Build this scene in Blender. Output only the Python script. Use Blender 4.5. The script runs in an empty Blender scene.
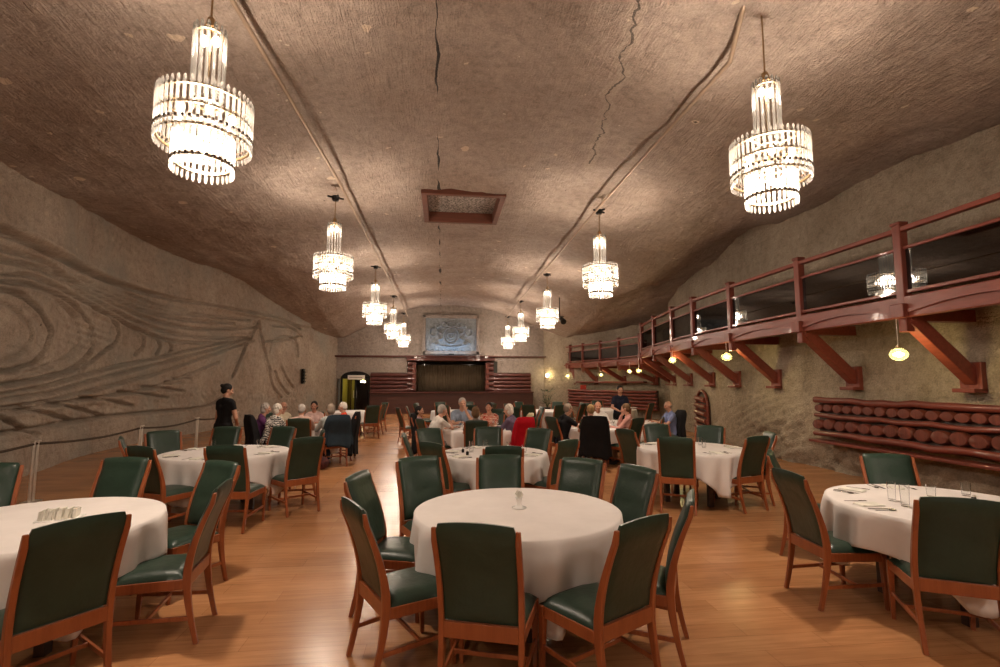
import bpy, math, random
import numpy as np
from mathutils import Vector, Matrix, noise
random.seed(7)
PI = math.pi
C = bpy.context.scene.collection
scene = bpy.context.scene

# ------------------------------------------------------------------ materials
def mat(name, col=(.5,.5,.5), rough=.5, metal=0., emit=None, estr=0., trans=0., ior=1.45, coat=0., spec=None, alpha=None):
    m = bpy.data.materials.new(name); m.use_nodes = True
    b = m.node_tree.nodes['Principled BSDF']
    b.inputs['Base Color'].default_value = (*col, 1)
    b.inputs['Roughness'].default_value = rough
    b.inputs['Metallic'].default_value = metal
    b.inputs['IOR'].default_value = ior
    b.inputs['Transmission Weight'].default_value = trans
    b.inputs['Coat Weight'].default_value = coat
    if spec is not None: b.inputs['Specular IOR Level'].default_value = spec
    if emit: b.inputs['Emission Color'].default_value = (*emit, 1); b.inputs['Emission Strength'].default_value = estr
    return m

def N(m, t, **kw):
    n = m.node_tree.nodes.new(t)
    for k, v in kw.items():
        if k in n.inputs: n.inputs[k].default_value = v
        else: setattr(n, k, v)
    return n
def L(m, a, b): m.node_tree.links.new(a, b)
def ramp(m, fac, stops):
    r = N(m, 'ShaderNodeValToRGB')
    e = r.color_ramp.elements
    while len(e) < len(stops): e.new(.5)
    for el, (p, c) in zip(e, stops): el.position = p; el.color = (*c, 1) if len(c) == 3 else c
    L(m, fac, r.inputs[0]); return r.outputs[0]
def coords(m, scale=(1,1,1)):
    tc = N(m, 'ShaderNodeTexCoord'); mp = N(m, 'ShaderNodeMapping'); mp.inputs['Scale'].default_value = scale
    L(m, tc.outputs['Object'], mp.inputs[0]); return mp.outputs[0]
def tex(m, vec, scale, detail=6, rough=.6, dist=0.):
    n = N(m, 'ShaderNodeTexNoise'); n.inputs['Scale'].default_value = scale; n.inputs['Detail'].default_value = detail
    n.inputs['Roughness'].default_value = rough; n.inputs['Distortion'].default_value = dist
    L(m, vec, n.inputs['Vector']); return n.outputs[0]
def mixc(m, fac, a, b, mode='MIX'):
    x = N(m, 'ShaderNodeMix', data_type='RGBA', blend_type=mode)
    if hasattr(fac, 'links'): L(m, fac, x.inputs[0])
    else: x.inputs[0].default_value = fac
    for s, v in ((6, a), (7, b)):
        if hasattr(v, 'links'): L(m, v, x.inputs[s])
        else: x.inputs[s].default_value = (*v, 1)
    return x.outputs[2]
def math_(m, op, a, b=None, c=None):
    x = N(m, 'ShaderNodeMath', operation=op)
    for i, v in enumerate((a, b, c)):
        if v is None: continue
        if hasattr(v, 'links'): L(m, v, x.inputs[i])
        else: x.inputs[i].default_value = v
    return x.outputs[0]
def bump(m, h, strength, dist, prev=None):
    b = N(m, 'ShaderNodeBump'); b.inputs['Strength'].default_value = strength; b.inputs['Distance'].default_value = dist
    L(m, h, b.inputs['Height'])
    if prev is not None: L(m, prev, b.inputs['Normal'])
    return b.outputs[0]
def P(m): return m.node_tree.nodes['Principled BSDF']

def rock(name, dark, mid, light, spots=0., rough=.8, chisel=(1,1,1), green=None, cracks=False, bstr=.6):
    m = mat(name, mid, rough)
    v = coords(m)
    n1 = tex(m, v, .55, 8, .62, .6)
    base = ramp(m, n1, [(.30, dark), (.5, mid), (.72, light)])
    n2 = tex(m, v, 7., 8, .7, .3)
    g = ramp(m, n2, [(.28, (.66,.65,.64)), (.5, (1,1,1)), (.75, (1.22,1.22,1.22))])
    base = mixc(m, 1., base, g, 'MULTIPLY')
    n2b = tex(m, v, 38., 3, .6)
    g = ramp(m, n2b, [(.3, (.80,.80,.80)), (.7, (1.16,1.16,1.16))])
    base = mixc(m, 1., base, g, 'MULTIPLY')
    # pale mineral veins of their own shape
    n3 = tex(m, v, 1.1, 6, .6, 1.6)
    vein = ramp(m, math_(m, 'ABSOLUTE', math_(m, 'SUBTRACT', n3, .5)), [(0., (1,1,1)), (.012, (0,0,0))])
    n4 = tex(m, v, .35, 2)
    vein = math_(m, 'MULTIPLY', vein, ramp(m, n4, [(.52, (0,0,0)), (.62, (1,1,1))]))
    base = mixc(m, math_(m, 'MULTIPLY', vein, .35), base, tuple(min(1, c*1.5) for c in light))
    if green:
        n5 = tex(m, v, .5, 4, .6)
        base = mixc(m, ramp(m, n5, [(.5, (0,0,0)), (.68, (.7,.7,.7))]), base, green)
    if spots:
        vo = N(m, 'ShaderNodeTexVoronoi'); vo.inputs['Scale'].default_value = 2.4; vo.inputs['Randomness'].default_value = 1
        wv = N(m, 'ShaderNodeVectorMath', operation='ADD'); L(m, v, wv.inputs[0])
        nz = N(m, 'ShaderNodeTexNoise'); nz.inputs['Scale'].default_value = 9; L(m, v, nz.inputs['Vector'])
        sc = N(m, 'ShaderNodeVectorMath', operation='SCALE'); sc.inputs['Scale'].default_value = .12; L(m, nz.outputs[1], sc.inputs[0]); L(m, sc.outputs[0], wv.inputs[1])
        L(m, wv.outputs[0], vo.inputs['Vector'])
        sp = N(m, 'ShaderNodeSeparateColor'); L(m, vo.outputs['Color'], sp.inputs[0])
        size = math_(m, 'MULTIPLY', math_(m, 'POWER', sp.outputs[0], 4.), .20)
        s = math_(m, 'LESS_THAN', vo.outputs['Distance'], size)
        base = mixc(m, math_(m, 'MULTIPLY', s, spots), base, (.72,.58,.44))
        vf = N(m, 'ShaderNodeTexVoronoi'); vf.inputs['Scale'].default_value = 4.2; L(m, wv.outputs[0], vf.inputs['Vector'])
        sf = N(m, 'ShaderNodeSeparateColor'); L(m, vf.outputs['Color'], sf.inputs[0])
        fl_ = math_(m, 'LESS_THAN', vf.outputs['Distance'], math_(m, 'MULTIPLY', math_(m, 'MAXIMUM', math_(m, 'SUBTRACT', sf.outputs[2], .72), 0.), .55))
        base = mixc(m, math_(m, 'MULTIPLY', fl_, spots), base, (.70,.60,.47))
        s2 = math_(m, 'LESS_THAN', vo.outputs['Distance'], math_(m, 'MULTIPLY', math_(m, 'GREATER_THAN', sp.outputs[1], .93), .06))
        base = mixc(m, math_(m, 'MULTIPLY', s2, .8), base, (.05,.03,.02))
    h = math_(m, 'ADD', math_(m, 'MULTIPLY', n2, 1.), math_(m, 'MULTIPLY', n2b, .35))
    vs1 = N(m, 'ShaderNodeMapping'); vs1.inputs['Rotation'].default_value = (.3,.2,.7); vs1.inputs['Scale'].default_value = (22,2.5,8); L(m, v, vs1.inputs[0])
    h1 = tex(m, vs1.outputs[0], 1., 3, .6, .8)
    vs2 = N(m, 'ShaderNodeMapping'); vs2.inputs['Rotation'].default_value = (-.3,.5,-.8); vs2.inputs['Scale'].default_value = (20,2.2,9); L(m, v, vs2.inputs[0])
    h2 = tex(m, vs2.outputs[0], 1., 3, .6, .8)
    h = math_(m, 'ADD', h, math_(m, 'MULTIPLY', math_(m, 'MAXIMUM', h1, h2), .8))
    nb = bump(m, h, bstr, .11)
    if cracks:
        sx = N(m, 'ShaderNodeSeparateXYZ'); L(m, v, sx.inputs[0])
        w1 = N(m, 'ShaderNodeTexNoise'); w1.noise_dimensions = '1D'; w1.inputs['Scale'].default_value = 1.3; w1.inputs['Detail'].default_value = 5; L(m, sx.outputs[1], w1.inputs['W'])
        w2 = N(m, 'ShaderNodeTexNoise'); w2.noise_dimensions = '1D'; w2.inputs['Scale'].default_value = .75; w2.inputs['Detail'].default_value = 1; L(m, sx.outputs[1], w2.inputs['W'])
        # dashed slit along the crown of the vault
        d1 = math_(m, 'ABSOLUTE', math_(m, 'SUBTRACT', sx.outputs[0], math_(m, 'ADD', math_(m, 'MULTIPLY', w1.outputs[0], .12), -.17)))
        k1 = math_(m, 'MULTIPLY', math_(m, 'LESS_THAN', d1, math_(m, 'MULTIPLY', math_(m, 'SUBTRACT', w2.outputs[0], .46), .13)), 1.)
        # wandering fissure to its right
        cx = math_(m, 'ADD', math_(m, 'MULTIPLY', sx.outputs[1], .175), math_(m, 'MULTIPLY', w1.outputs[0], .5))
        d2 = math_(m, 'ABSOLUTE', math_(m, 'SUBTRACT', sx.outputs[0], math_(m, 'ADD', cx, .92)))
        k2 = math_(m, 'MULTIPLY', math_(m, 'LESS_THAN', d2, math_(m, 'MULTIPLY', math_(m, 'SUBTRACT', n2, .36), .09)), math_(m, 'LESS_THAN', sx.outputs[1], 8.6))
        k3 = math_(m, 'MULTIPLY', math_(m, 'LESS_THAN', d2, .10), math_(m, 'LESS_THAN', sx.outputs[1], 8.8))
        base = mixc(m, math_(m, 'MULTIPLY', k3, .22), base, (.6,.5,.4))
        base = mixc(m, math_(m, 'MAXIMUM', k1, math_(m, 'MULTIPLY', k2, .75)), base, (.025,.018,.014))
    L(m, base, P(m).inputs['Base Color']); L(m, nb, P(m).inputs['Normal'])
    P(m).inputs['Specular IOR Level'].default_value = .35
    return m

def wood(name, a, b, rough=.35, scale=(3,3,3), axis=1, coat=.2):
    m = mat(name, a, rough, coat=coat)
    s = [14, 14, 14]; s[axis] = 1.2
    v = coords(m, tuple(s))
    n = tex(m, v, 1.5, 6, .6, .4)
    L(m, ramp(m, n, [(.3, a), (.7, b)]), P(m).inputs['Base Color'])
    L(m, bump(m, n, .15, .004), P(m).inputs['Normal'])
    return m

def leather(name, a, b, rough=.42):
    m = mat(name, a, rough)
    v = coords(m)
    n = tex(m, v, 5, 4, .6)
    L(m, ramp(m, n, [(.3, a), (.7, b)]), P(m).inputs['Base Color'])
    vo = N(m, 'ShaderNodeTexVoronoi'); vo.inputs['Scale'].default_value = 260; L(m, v, vo.inputs['Vector'])
    L(m, bump(m, vo.outputs[0], .12, .001, bump(m, tex(m, v, 9, 3), .25, .02)), P(m).inputs['Normal'])
    return m

def fabric(name, a, b=None, rough=.9, scale=6, stripes=None):
    b = b or tuple(c*.8 for c in a)
    m = mat(name, a, rough, spec=.2)
    v = coords(m)
    n = tex(m, v, scale, 4, .6)
    col = ramp(m, n, [(.35, b), (.65, a)])
    if stripes:
        w = N(m, 'ShaderNodeTexWave'); w.inputs['Scale'].default_value = stripes[0]; w.inputs['Distortion'].default_value = stripes[1]; w.bands_direction = 'Z'
        w.inputs['Detail Scale'].default_value = 2.
        L(m, v, w.inputs['Vector'])
        col = mixc(m, ramp(m, w.outputs[1], [(.45, (0,0,0)), (.55, (1,1,1))]), col, stripes[2])
    L(m, col, P(m).inputs['Base Color'])
    L(m, bump(m, n, .3, .01), P(m).inputs['Normal'])
    return m

CEIL = rock('ceiling_rock', (.33,.25,.20), (.39,.305,.25), (.46,.37,.31), spots=.8, cracks=True, green=None, rough=.62, bstr=.8)
LWALL = rock('relief_rock', (.29,.225,.175), (.38,.31,.245), (.47,.395,.32), green=(.29,.28,.24), spots=.25, rough=.6, bstr=.6)
RWALL = rock('right_rock', (.27,.215,.155), (.36,.295,.22), (.46,.385,.29), spots=.25, rough=.7, bstr=.7)
BWALL = rock('back_rock', (.25,.205,.175), (.30,.25,.215), (.35,.30,.26), bstr=.4)
SHIELD = rock('panel_rock', (.20,.225,.24), (.27,.30,.32), (.34,.37,.39), bstr=.4)

def floor_mat():
    m = mat('floor_planks', (.5,.25,.1), .25, coat=.0)
    v = coords(m)
    br = N(m, 'ShaderNodeTexBrick'); br.offset = .37; br.inputs['Scale'].default_value = 1
    br.inputs['Brick Width'].default_value = 1.3; br.inputs['Row Height'].default_value = .19; br.inputs['Mortar Size'].default_value = .0015
    br.inputs['Color1'].default_value = (.40,.190,.080,1); br.inputs['Color2'].default_value = (.48,.240,.108,1); br.inputs['Mortar'].default_value = (.25,.11,.045,1)
    L(m, v, br.inputs['Vector'])
    v2 = coords(m, (1.2, 16, 1))
    n = tex(m, v2, 1.6, 6, .6, .5)
    g = ramp(m, n, [(.3, (.82,.80,.78)), (.7, (1.12,1.1,1.1))])
    col = mixc(m, 1., br.outputs[0], g, 'MULTIPLY')
    n2 = tex(m, v, .6, 4)
    col = mixc(m, 1., col, ramp(m, n2, [(.35, (.82,.80,.78)), (.65, (1.1,1.08,1.05))]), 'MULTIPLY')
    L(m, col, P(m).inputs['Base Color'])
    L(m, bump(m, n, .05, .003, bump(m, tex(m, v, 1.6, 1), .10, .02)), P(m).inputs['Normal'])
    return m
FLOOR = floor_mat()
CHWOOD = wood('chair_wood', (.22,.056,.018), (.34,.098,.032), .32, axis=2)
CHWOOD2 = CHWOOD
GREEN = leather('green_leather', (.014,.032,.021), (.025,.050,.034), .36)
RED = wood('balcony_wood', (.16,.034,.021), (.24,.056,.034), .4, axis=1)
REDX = wood('balcony_wood_upright', (.14,.031,.019), (.22,.050,.031), .4, axis=2)
LOG = wood('log_wood', (.10,.020,.012), (.21,.042,.025), .45, axis=1, coat=.3)
LOGX = wood('log_wood_cross', (.055,.014,.010), (.11,.026,.018), .6, axis=0)
LOGEND = wood('log_end_wood', (.09,.020,.012), (.19,.044,.026), .5, axis=2)
DARKW = wood('dark_wood', (.03,.014,.009), (.06,.026,.016), .5, axis=0)
STAGEW = wood('stage_wood', (.055,.018,.012), (.085,.028,.018), .5, axis=0, coat=0)
CLOTH = fabric('white_tablecloth', (.74,.69,.66), (.68,.63,.60), .85, 3)
NAPK = fabric('napkin_cloth', (.8,.77,.68), None, .9)
CURT = fabric('stage_curtain', (.20,.145,.09), (.15,.11,.07), .95, 2)
STEEL = mat('brushed_steel', (.78,.74,.68), .42, 1.)
CUT = mat('cutlery_steel', (.35,.33,.31), .2, 1.)
BRASS = mat('brass_rim', (.35,.24,.13), .35, 1.)
BLACKM = mat('black_metal', (.015,.014,.013), .45, .6)
ROPE = fabric('dark_rope', (.07,.05,.035), None, .9, 30)
PIPE = mat('conduit_metal', (.34,.25,.18), .45, .5)
GLASS = mat('drinking_glass', (.96,.97,.97), .03, trans=1., ior=1.3)
WHITEP = mat('white_plastic', (.75,.72,.66), .4)
REDP = mat('red_plastic', (.45,.03,.02), .4)
LEAF = fabric('plant_leaf', (.04,.07,.025), None, .6)
PORC = mat('porcelain', (.82,.8,.77), .2)

def rod_mat():
    m = bpy.data.materials.new('crystal_rod'); m.use_nodes = True
    nt = m.node_tree; nt.nodes.remove(nt.nodes['Principled BSDF']); out = nt.nodes['Material Output']
    t = N(m, 'ShaderNodeBsdfTranslucent'); t.inputs[0].default_value = (.22,.205,.185,1)
    d = N(m, 'ShaderNodeBsdfDiffuse'); d.inputs[0].default_value = (.24,.22,.20,1)
    g = N(m, 'ShaderNodeBsdfGlossy'); g.inputs['Roughness'].default_value = .15
    tr = N(m, 'ShaderNodeBsdfTransparent')
    a = N(m, 'ShaderNodeMixShader'); a.inputs[0].default_value = .3; L(m, t.outputs[0], a.inputs[1]); L(m, d.outputs[0], a.inputs[2])
    b = N(m, 'ShaderNodeMixShader'); b.inputs[0].default_value = .12; L(m, a.outputs[0], b.inputs[1]); L(m, g.outputs[0], b.inputs[2])
    c = N(m, 'ShaderNodeMixShader'); c.inputs[0].default_value = .36; L(m, b.outputs[0], c.inputs[1]); L(m, tr.outputs[0], c.inputs[2])
    L(m, c.outputs[0], out.inputs[0]); return m
ROD = rod_mat()
BULB = mat('lamp_bulb', (1,.9,.8), .3, emit=(1,.83,.62), estr=14)
GLOBEB = mat('globe_filament', (1,.9,.6), .3, emit=(1,.86,.50), estr=10)
def smoked_mat():
    m = bpy.data.materials.new('smoked_glass'); m.use_nodes = True
    nt = m.node_tree; nt.nodes.remove(nt.nodes['Principled BSDF']); out = nt.nodes['Material Output']
    tr = N(m, 'ShaderNodeBsdfTransparent'); tr.inputs[0].default_value = (.10,.095,.06,1)
    g = N(m, 'ShaderNodeBsdfGlossy'); g.inputs['Roughness'].default_value = .01; g.inputs[0].default_value = (.8,.8,.8,1)
    a = N(m, 'ShaderNodeMixShader'); a.inputs[0].default_value = .13; L(m, tr.outputs[0], a.inputs[1]); L(m, g.outputs[0], a.inputs[2])
    L(m, a.outputs[0], out.inputs[0]); return m
SMOKED = smoked_mat()
def globe_mat():
    m = bpy.data.materials.new('globe_glass'); m.use_nodes = True
    nt = m.node_tree; nt.nodes.remove(nt.nodes['Principled BSDF']); out = nt.nodes['Material Output']
    tr = N(m, 'ShaderNodeBsdfTransparent'); tr.inputs[0].default_value = (.93,.95,.84,1)
    g = N(m, 'ShaderNodeBsdfTranslucent'); g.inputs[0].default_value = (.30,.31,.18,1)
    gl = N(m, 'ShaderNodeBsdfGlossy'); gl.inputs['Roughness'].default_value = .05
    a = N(m, 'ShaderNodeMixShader'); a.inputs[0].default_value = .22; L(m, tr.outputs[0], a.inputs[1]); L(m, g.outputs[0], a.inputs[2])
    b = N(m, 'ShaderNodeMixShader'); b.inputs[0].default_value = .08; L(m, a.outputs[0], b.inputs[1]); L(m, gl.outputs[0], b.inputs[2])
    L(m, b.outputs[0], out.inputs[0]); return m
GLOBE = globe_mat()

# ------------------------------------------------------------------ mesh helpers
class MB:
    def __init__(s): s.v = []; s.f = []
    def add(s, vs, fs):
        o = len(s.v); s.v += [tuple(v) for v in vs]; s.f += [tuple(i+o for i in f) for f in fs]; return s
    def box(s, c, size, rz=0., M=None):
        x, y, z = (d/2 for d in size)
        vs = [Vector((sx*x, sy*y, sz*z)) for sx in (-1,1) for sy in (-1,1) for sz in (-1,1)]
        R = M if M is not None else Matrix.Rotation(rz, 3, 'Z')
        vs = [R @ v + Vector(c) for v in vs]
        return s.add(vs, [(0,1,3,2),(4,6,7,5),(0,4,5,1),(2,3,7,6),(0,2,6,4),(1,5,7,3)])
    def beam(s, a, b, w, h, up=(0,0,1)):
        a, b = Vector(a), Vector(b); d = (b-a).normalized(); u = Vector(up); r = d.cross(u)
        if r.length < 1e-4: r = d.cross(Vector((1,0,0)))
        r.normalize(); u = r.cross(d)
        vs = [p + r*(i*w/2) + u*(j*h/2) for p in (a, b) for i, j in ((-1,-1),(1,-1),(1,1),(-1,1))]
        return s.add(vs, [(3,2,1,0),(4,5,6,7),(0,1,5,4),(1,2,6,5),(2,3,7,6),(3,0,4,7)])
    def cyl(s, a, b, r0, r1=None, n=12, caps=True):
        r1 = r0 if r1 is None else r1
        a, b = Vector(a), Vector(b); d = (b-a).normalized(); u = d.orthogonal().normalized(); w = d.cross(u)
        vs = []
        for p, r in ((a, r0), (b, r1)):
            vs += [p + (u*math.cos(2*PI*i/n) + w*math.sin(2*PI*i/n))*r for i in range(n)]
        fs = [(i, (i+1) % n, n+(i+1) % n, n+i) for i in range(n)]
        if caps: fs += [tuple(range(n))[::-1], tuple(range(n, 2*n))]
        return s.add(vs, fs)
    def lathe(s, c, prof, n=24, closed=False):
        k = len(prof); vs = [(c[0]+r*math.cos(2*PI*i/n), c[1]+r*math.sin(2*PI*i/n), c[2]+z) for r, z in prof for i in range(n)]
        fs = [(j*n+i, j*n+(i+1) % n, (j+1)*n+(i+1) % n, (j+1)*n+i) for j in range(k-1) for i in range(n)]
        if closed: fs += [((k-1)*n+i, (k-1)*n+(i+1) % n, (i+1) % n, i) for i in range(n)]
        else:
            if prof[0][0] > 1e-6: fs.append(tuple(range(n))[::-1])
            if prof[-1][0] > 1e-6: fs.append(tuple(range((k-1)*n, k*n)))
        return s.add(vs, fs)
    def sweep(s, pts, secs):
        """pts: centres; secs: list of list of offsets (same count), already 3D"""
        n = len(secs[0]); vs = []
        for p, sc in zip(pts, secs): vs += [Vector(p)+Vector(o) for o in sc]
        fs = [(j*n+i, j*n+(i+1) % n, (j+1)*n+(i+1) % n, (j+1)*n+i) for j in range(len(pts)-1) for i in range(n)]
        fs += [tuple(range(n))[::-1], tuple(range((len(pts)-1)*n, len(pts)*n))]
        return s.add(vs, fs)
    def caps(s, a, b, r0, r1, n=12, m=4):
        """capsule with tapering radius"""
        a, b = Vector(a), Vector(b); d = (b-a); 
        if d.length < 1e-5: d = Vector((0,0,1e-3)); b = a+d
        d.normalize(); u = d.orthogonal().normalized(); w = d.cross(u)
        vs = []; rings = 0
        for p, r, lo, hi in ((a, r0, -PI/2, 0), (b, r1, 0, PI/2)):
            for k in range(m+1):
                t = lo+(hi-lo)*k/m; cr = max(math.cos(t)*r, 1e-4)
                vs += [p + d*(math.sin(t)*r) + (u*math.cos(2*PI*i/n)+w*math.sin(2*PI*i/n))*cr for i in range(n)]; rings += 1
        fs = [(j*n+i, j*n+(i+1) % n, (j+1)*n+(i+1) % n, (j+1)*n+i) for j in range(rings-1) for i in range(n)]
        fs += [tuple(range(n))[::-1], tuple(range((rings-1)*n, rings*n))]
        return s.add(vs, fs)
    def ell(s, c, r, R=None, n=20, m=12):
        vs = []
        for j in range(1, m):
            t = PI*j/m
            vs += [(r[0]*math.sin(t)*math.cos(2*PI*i/n), r[1]*math.sin(t)*math.sin(2*PI*i/n), r[2]*math.cos(t)) for i in range(n)]
        vs += [(0,0,r[2]), (0,0,-r[2])]
        k = m-1
        fs = [(j*n+i, (j+1)*n+i, (j+1)*n+(i+1) % n, j*n+(i+1) % n) for j in range(k-1) for i in range(n)]
        fs += [(k*n, i, (i+1) % n) for i in range(n)] + [(k*n+1, (k-1)*n+(i+1) % n, (k-1)*n+i) for i in range(n)]
        R = R or Matrix.Identity(3)
        return s.add([R @ Vector(v) + Vector(c) for v in vs], fs)
    def mesh(s, name, m, smooth=False, angle=None):
        me = bpy.data.meshes.new(name); me.from_pydata(s.v, [], s.f); me.materials.append(m)
        if smooth or angle: me.polygons.foreach_set('use_smooth', [True]*len(me.polygons))
        if angle: me.set_sharp_from_angle(angle=math.radians(angle))
        me.update(); return me
    def build(s, name, m, parent=None, smooth=False, angle=None, bevel=0, sub=0):
        o = bpy.data.objects.new(name, s.mesh(name, m, smooth, angle)); C.objects.link(o); o.parent = parent
        if bevel:
            b = o.modifiers.new('bevel', 'BEVEL'); b.width = bevel; b.segments = 2; b.limit_method = 'ANGLE'
        if sub:
            b = o.modifiers.new('sub', 'SUBSURF'); b.levels = sub; b.render_levels = sub
        return o

def tag(o, label=None, cat=None, group=None, kind=None):
    for k, v in (('label', label), ('category', cat), ('group', group), ('kind', kind)):
        if v: o[k] = v
    return o
def empty(name, loc=(0,0,0), th=90.):
    o = bpy.data.objects.new(name, None); C.objects.link(o); o.location = loc; o.rotation_euler = (0,0,math.radians(th-90)); o.empty_display_size = .1
    return o
KIDS = {}
def children(o): return [c for c in o.children]
def copy_tree(o, parent=None):
    c = o.copy(); C.objects.link(c); c.parent = parent
    for ch in children(o): copy_tree(ch, c)
    return c
def voxel(mb, name, m, parent, vox, smooth_it=2):
    me = mb.mesh(name, m, True)
    o = bpy.data.objects.new(name, me); C.objects.link(o)
    r = o.modifiers.new('r', 'REMESH'); r.mode = 'VOXEL'; r.voxel_size = vox; r.use_smooth_shade = True
    s = o.modifiers.new('s', 'SMOOTH'); s.iterations = smooth_it; s.factor = .5
    dg = bpy.context.evaluated_depsgraph_get()
    new = bpy.data.meshes.new_from_object(o.evaluated_get(dg))
    o.modifiers.clear(); o.data = new; bpy.data.meshes.remove(me)
    if not new.materials: new.materials.append(m)
    o.parent = parent
    return o
def fb(x, y, z, sc=1., H=1., oct_=4):
    return noise.fractal(Vector((x*sc, y*sc, z*sc)), H, 2.0, oct_)

# ------------------------------------------------------------------ floor
fl = MB(); fl.add([(-10,-9,0),(11.5,-9,0),(11.5,30,0),(-10,30,0)], [(0,1,2,3)])
tag(fl.build('floor', FLOOR), kind='structure')

# ------------------------------------------------------------------ ceiling
VX0, VX1, VY0, VY1 = -.42, 1.26, 10.3, 12.15
def sstep(a, b, x):
    t = np.clip((x-a)/(b-a), 0, 1); return t*t*(3-2*t)
def ceil_z(x, y):
    near = 5.80 - .36*(1-np.exp(-((x-.5)/3.2)**2)) + .38*sstep(-4.5, -9, x)*sstep(9, 14, y)
    far = np.maximum(6.12 - .052*(x-.7)**2, 4.15)
    t = np.where(x < 0, sstep(18.5, 29., y), sstep(15, 28.5, y))
    z = near*(1-t) + far*t
    z = z - .55*np.exp(-((x-6.2)/1.5)**2-((y-15.5)/3.)**2) + .25*np.exp(-((x-8)/1.0)**2-((y-12.)/1.3)**2)
    z = z - .25*np.exp(-((x-7.6)/1.4)**2)*sstep(8, 3, y)
    return z
xs = np.concatenate([np.arange(-10.5, 11.6, .1)]); ys = np.concatenate([np.arange(-9., -1., .5), np.arange(-1., 29.6, .1)])
mb = MB(); X, Y = np.meshgrid(xs, ys, indexing='ij'); Z = ceil_z(X, Y)
nx, ny = X.shape
for i in range(nx):
    for j in range(ny):
        x, y = X[i,j], Y[i,j]
        n = .13*noise.noise(Vector((x*.45, y*.30, 3.))) + .05*noise.noise(Vector((x*1.3, y*1.0, 9.))) + .035*noise.noise(Vector((x*3.1, y*2.6, 1.))) + .018*noise.noise(Vector((x*7.1, y*7., 5.)))
        rdg = 1-abs(noise.noise(Vector((x*.5+7, y*.22, 2.))))
        n += .10*max(0, rdg-.9)*6*.25
        mb.v.append((x, y, Z[i,j]+n))
for i in range(nx-1):
    for j in range(ny-1):
        cx, cy = (X[i,j]+X[i+1,j+1])/2, (Y[i,j]+Y[i+1,j+1])/2
        if VX0 < cx < VX1 and VY0 < cy < VY1: continue
        mb.f.append((i*ny+j, i*ny+j+1, (i+1)*ny+j+1, (i+1)*ny+j))
tag(mb.build('ceiling', CEIL, smooth=True), kind='structure')

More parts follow.
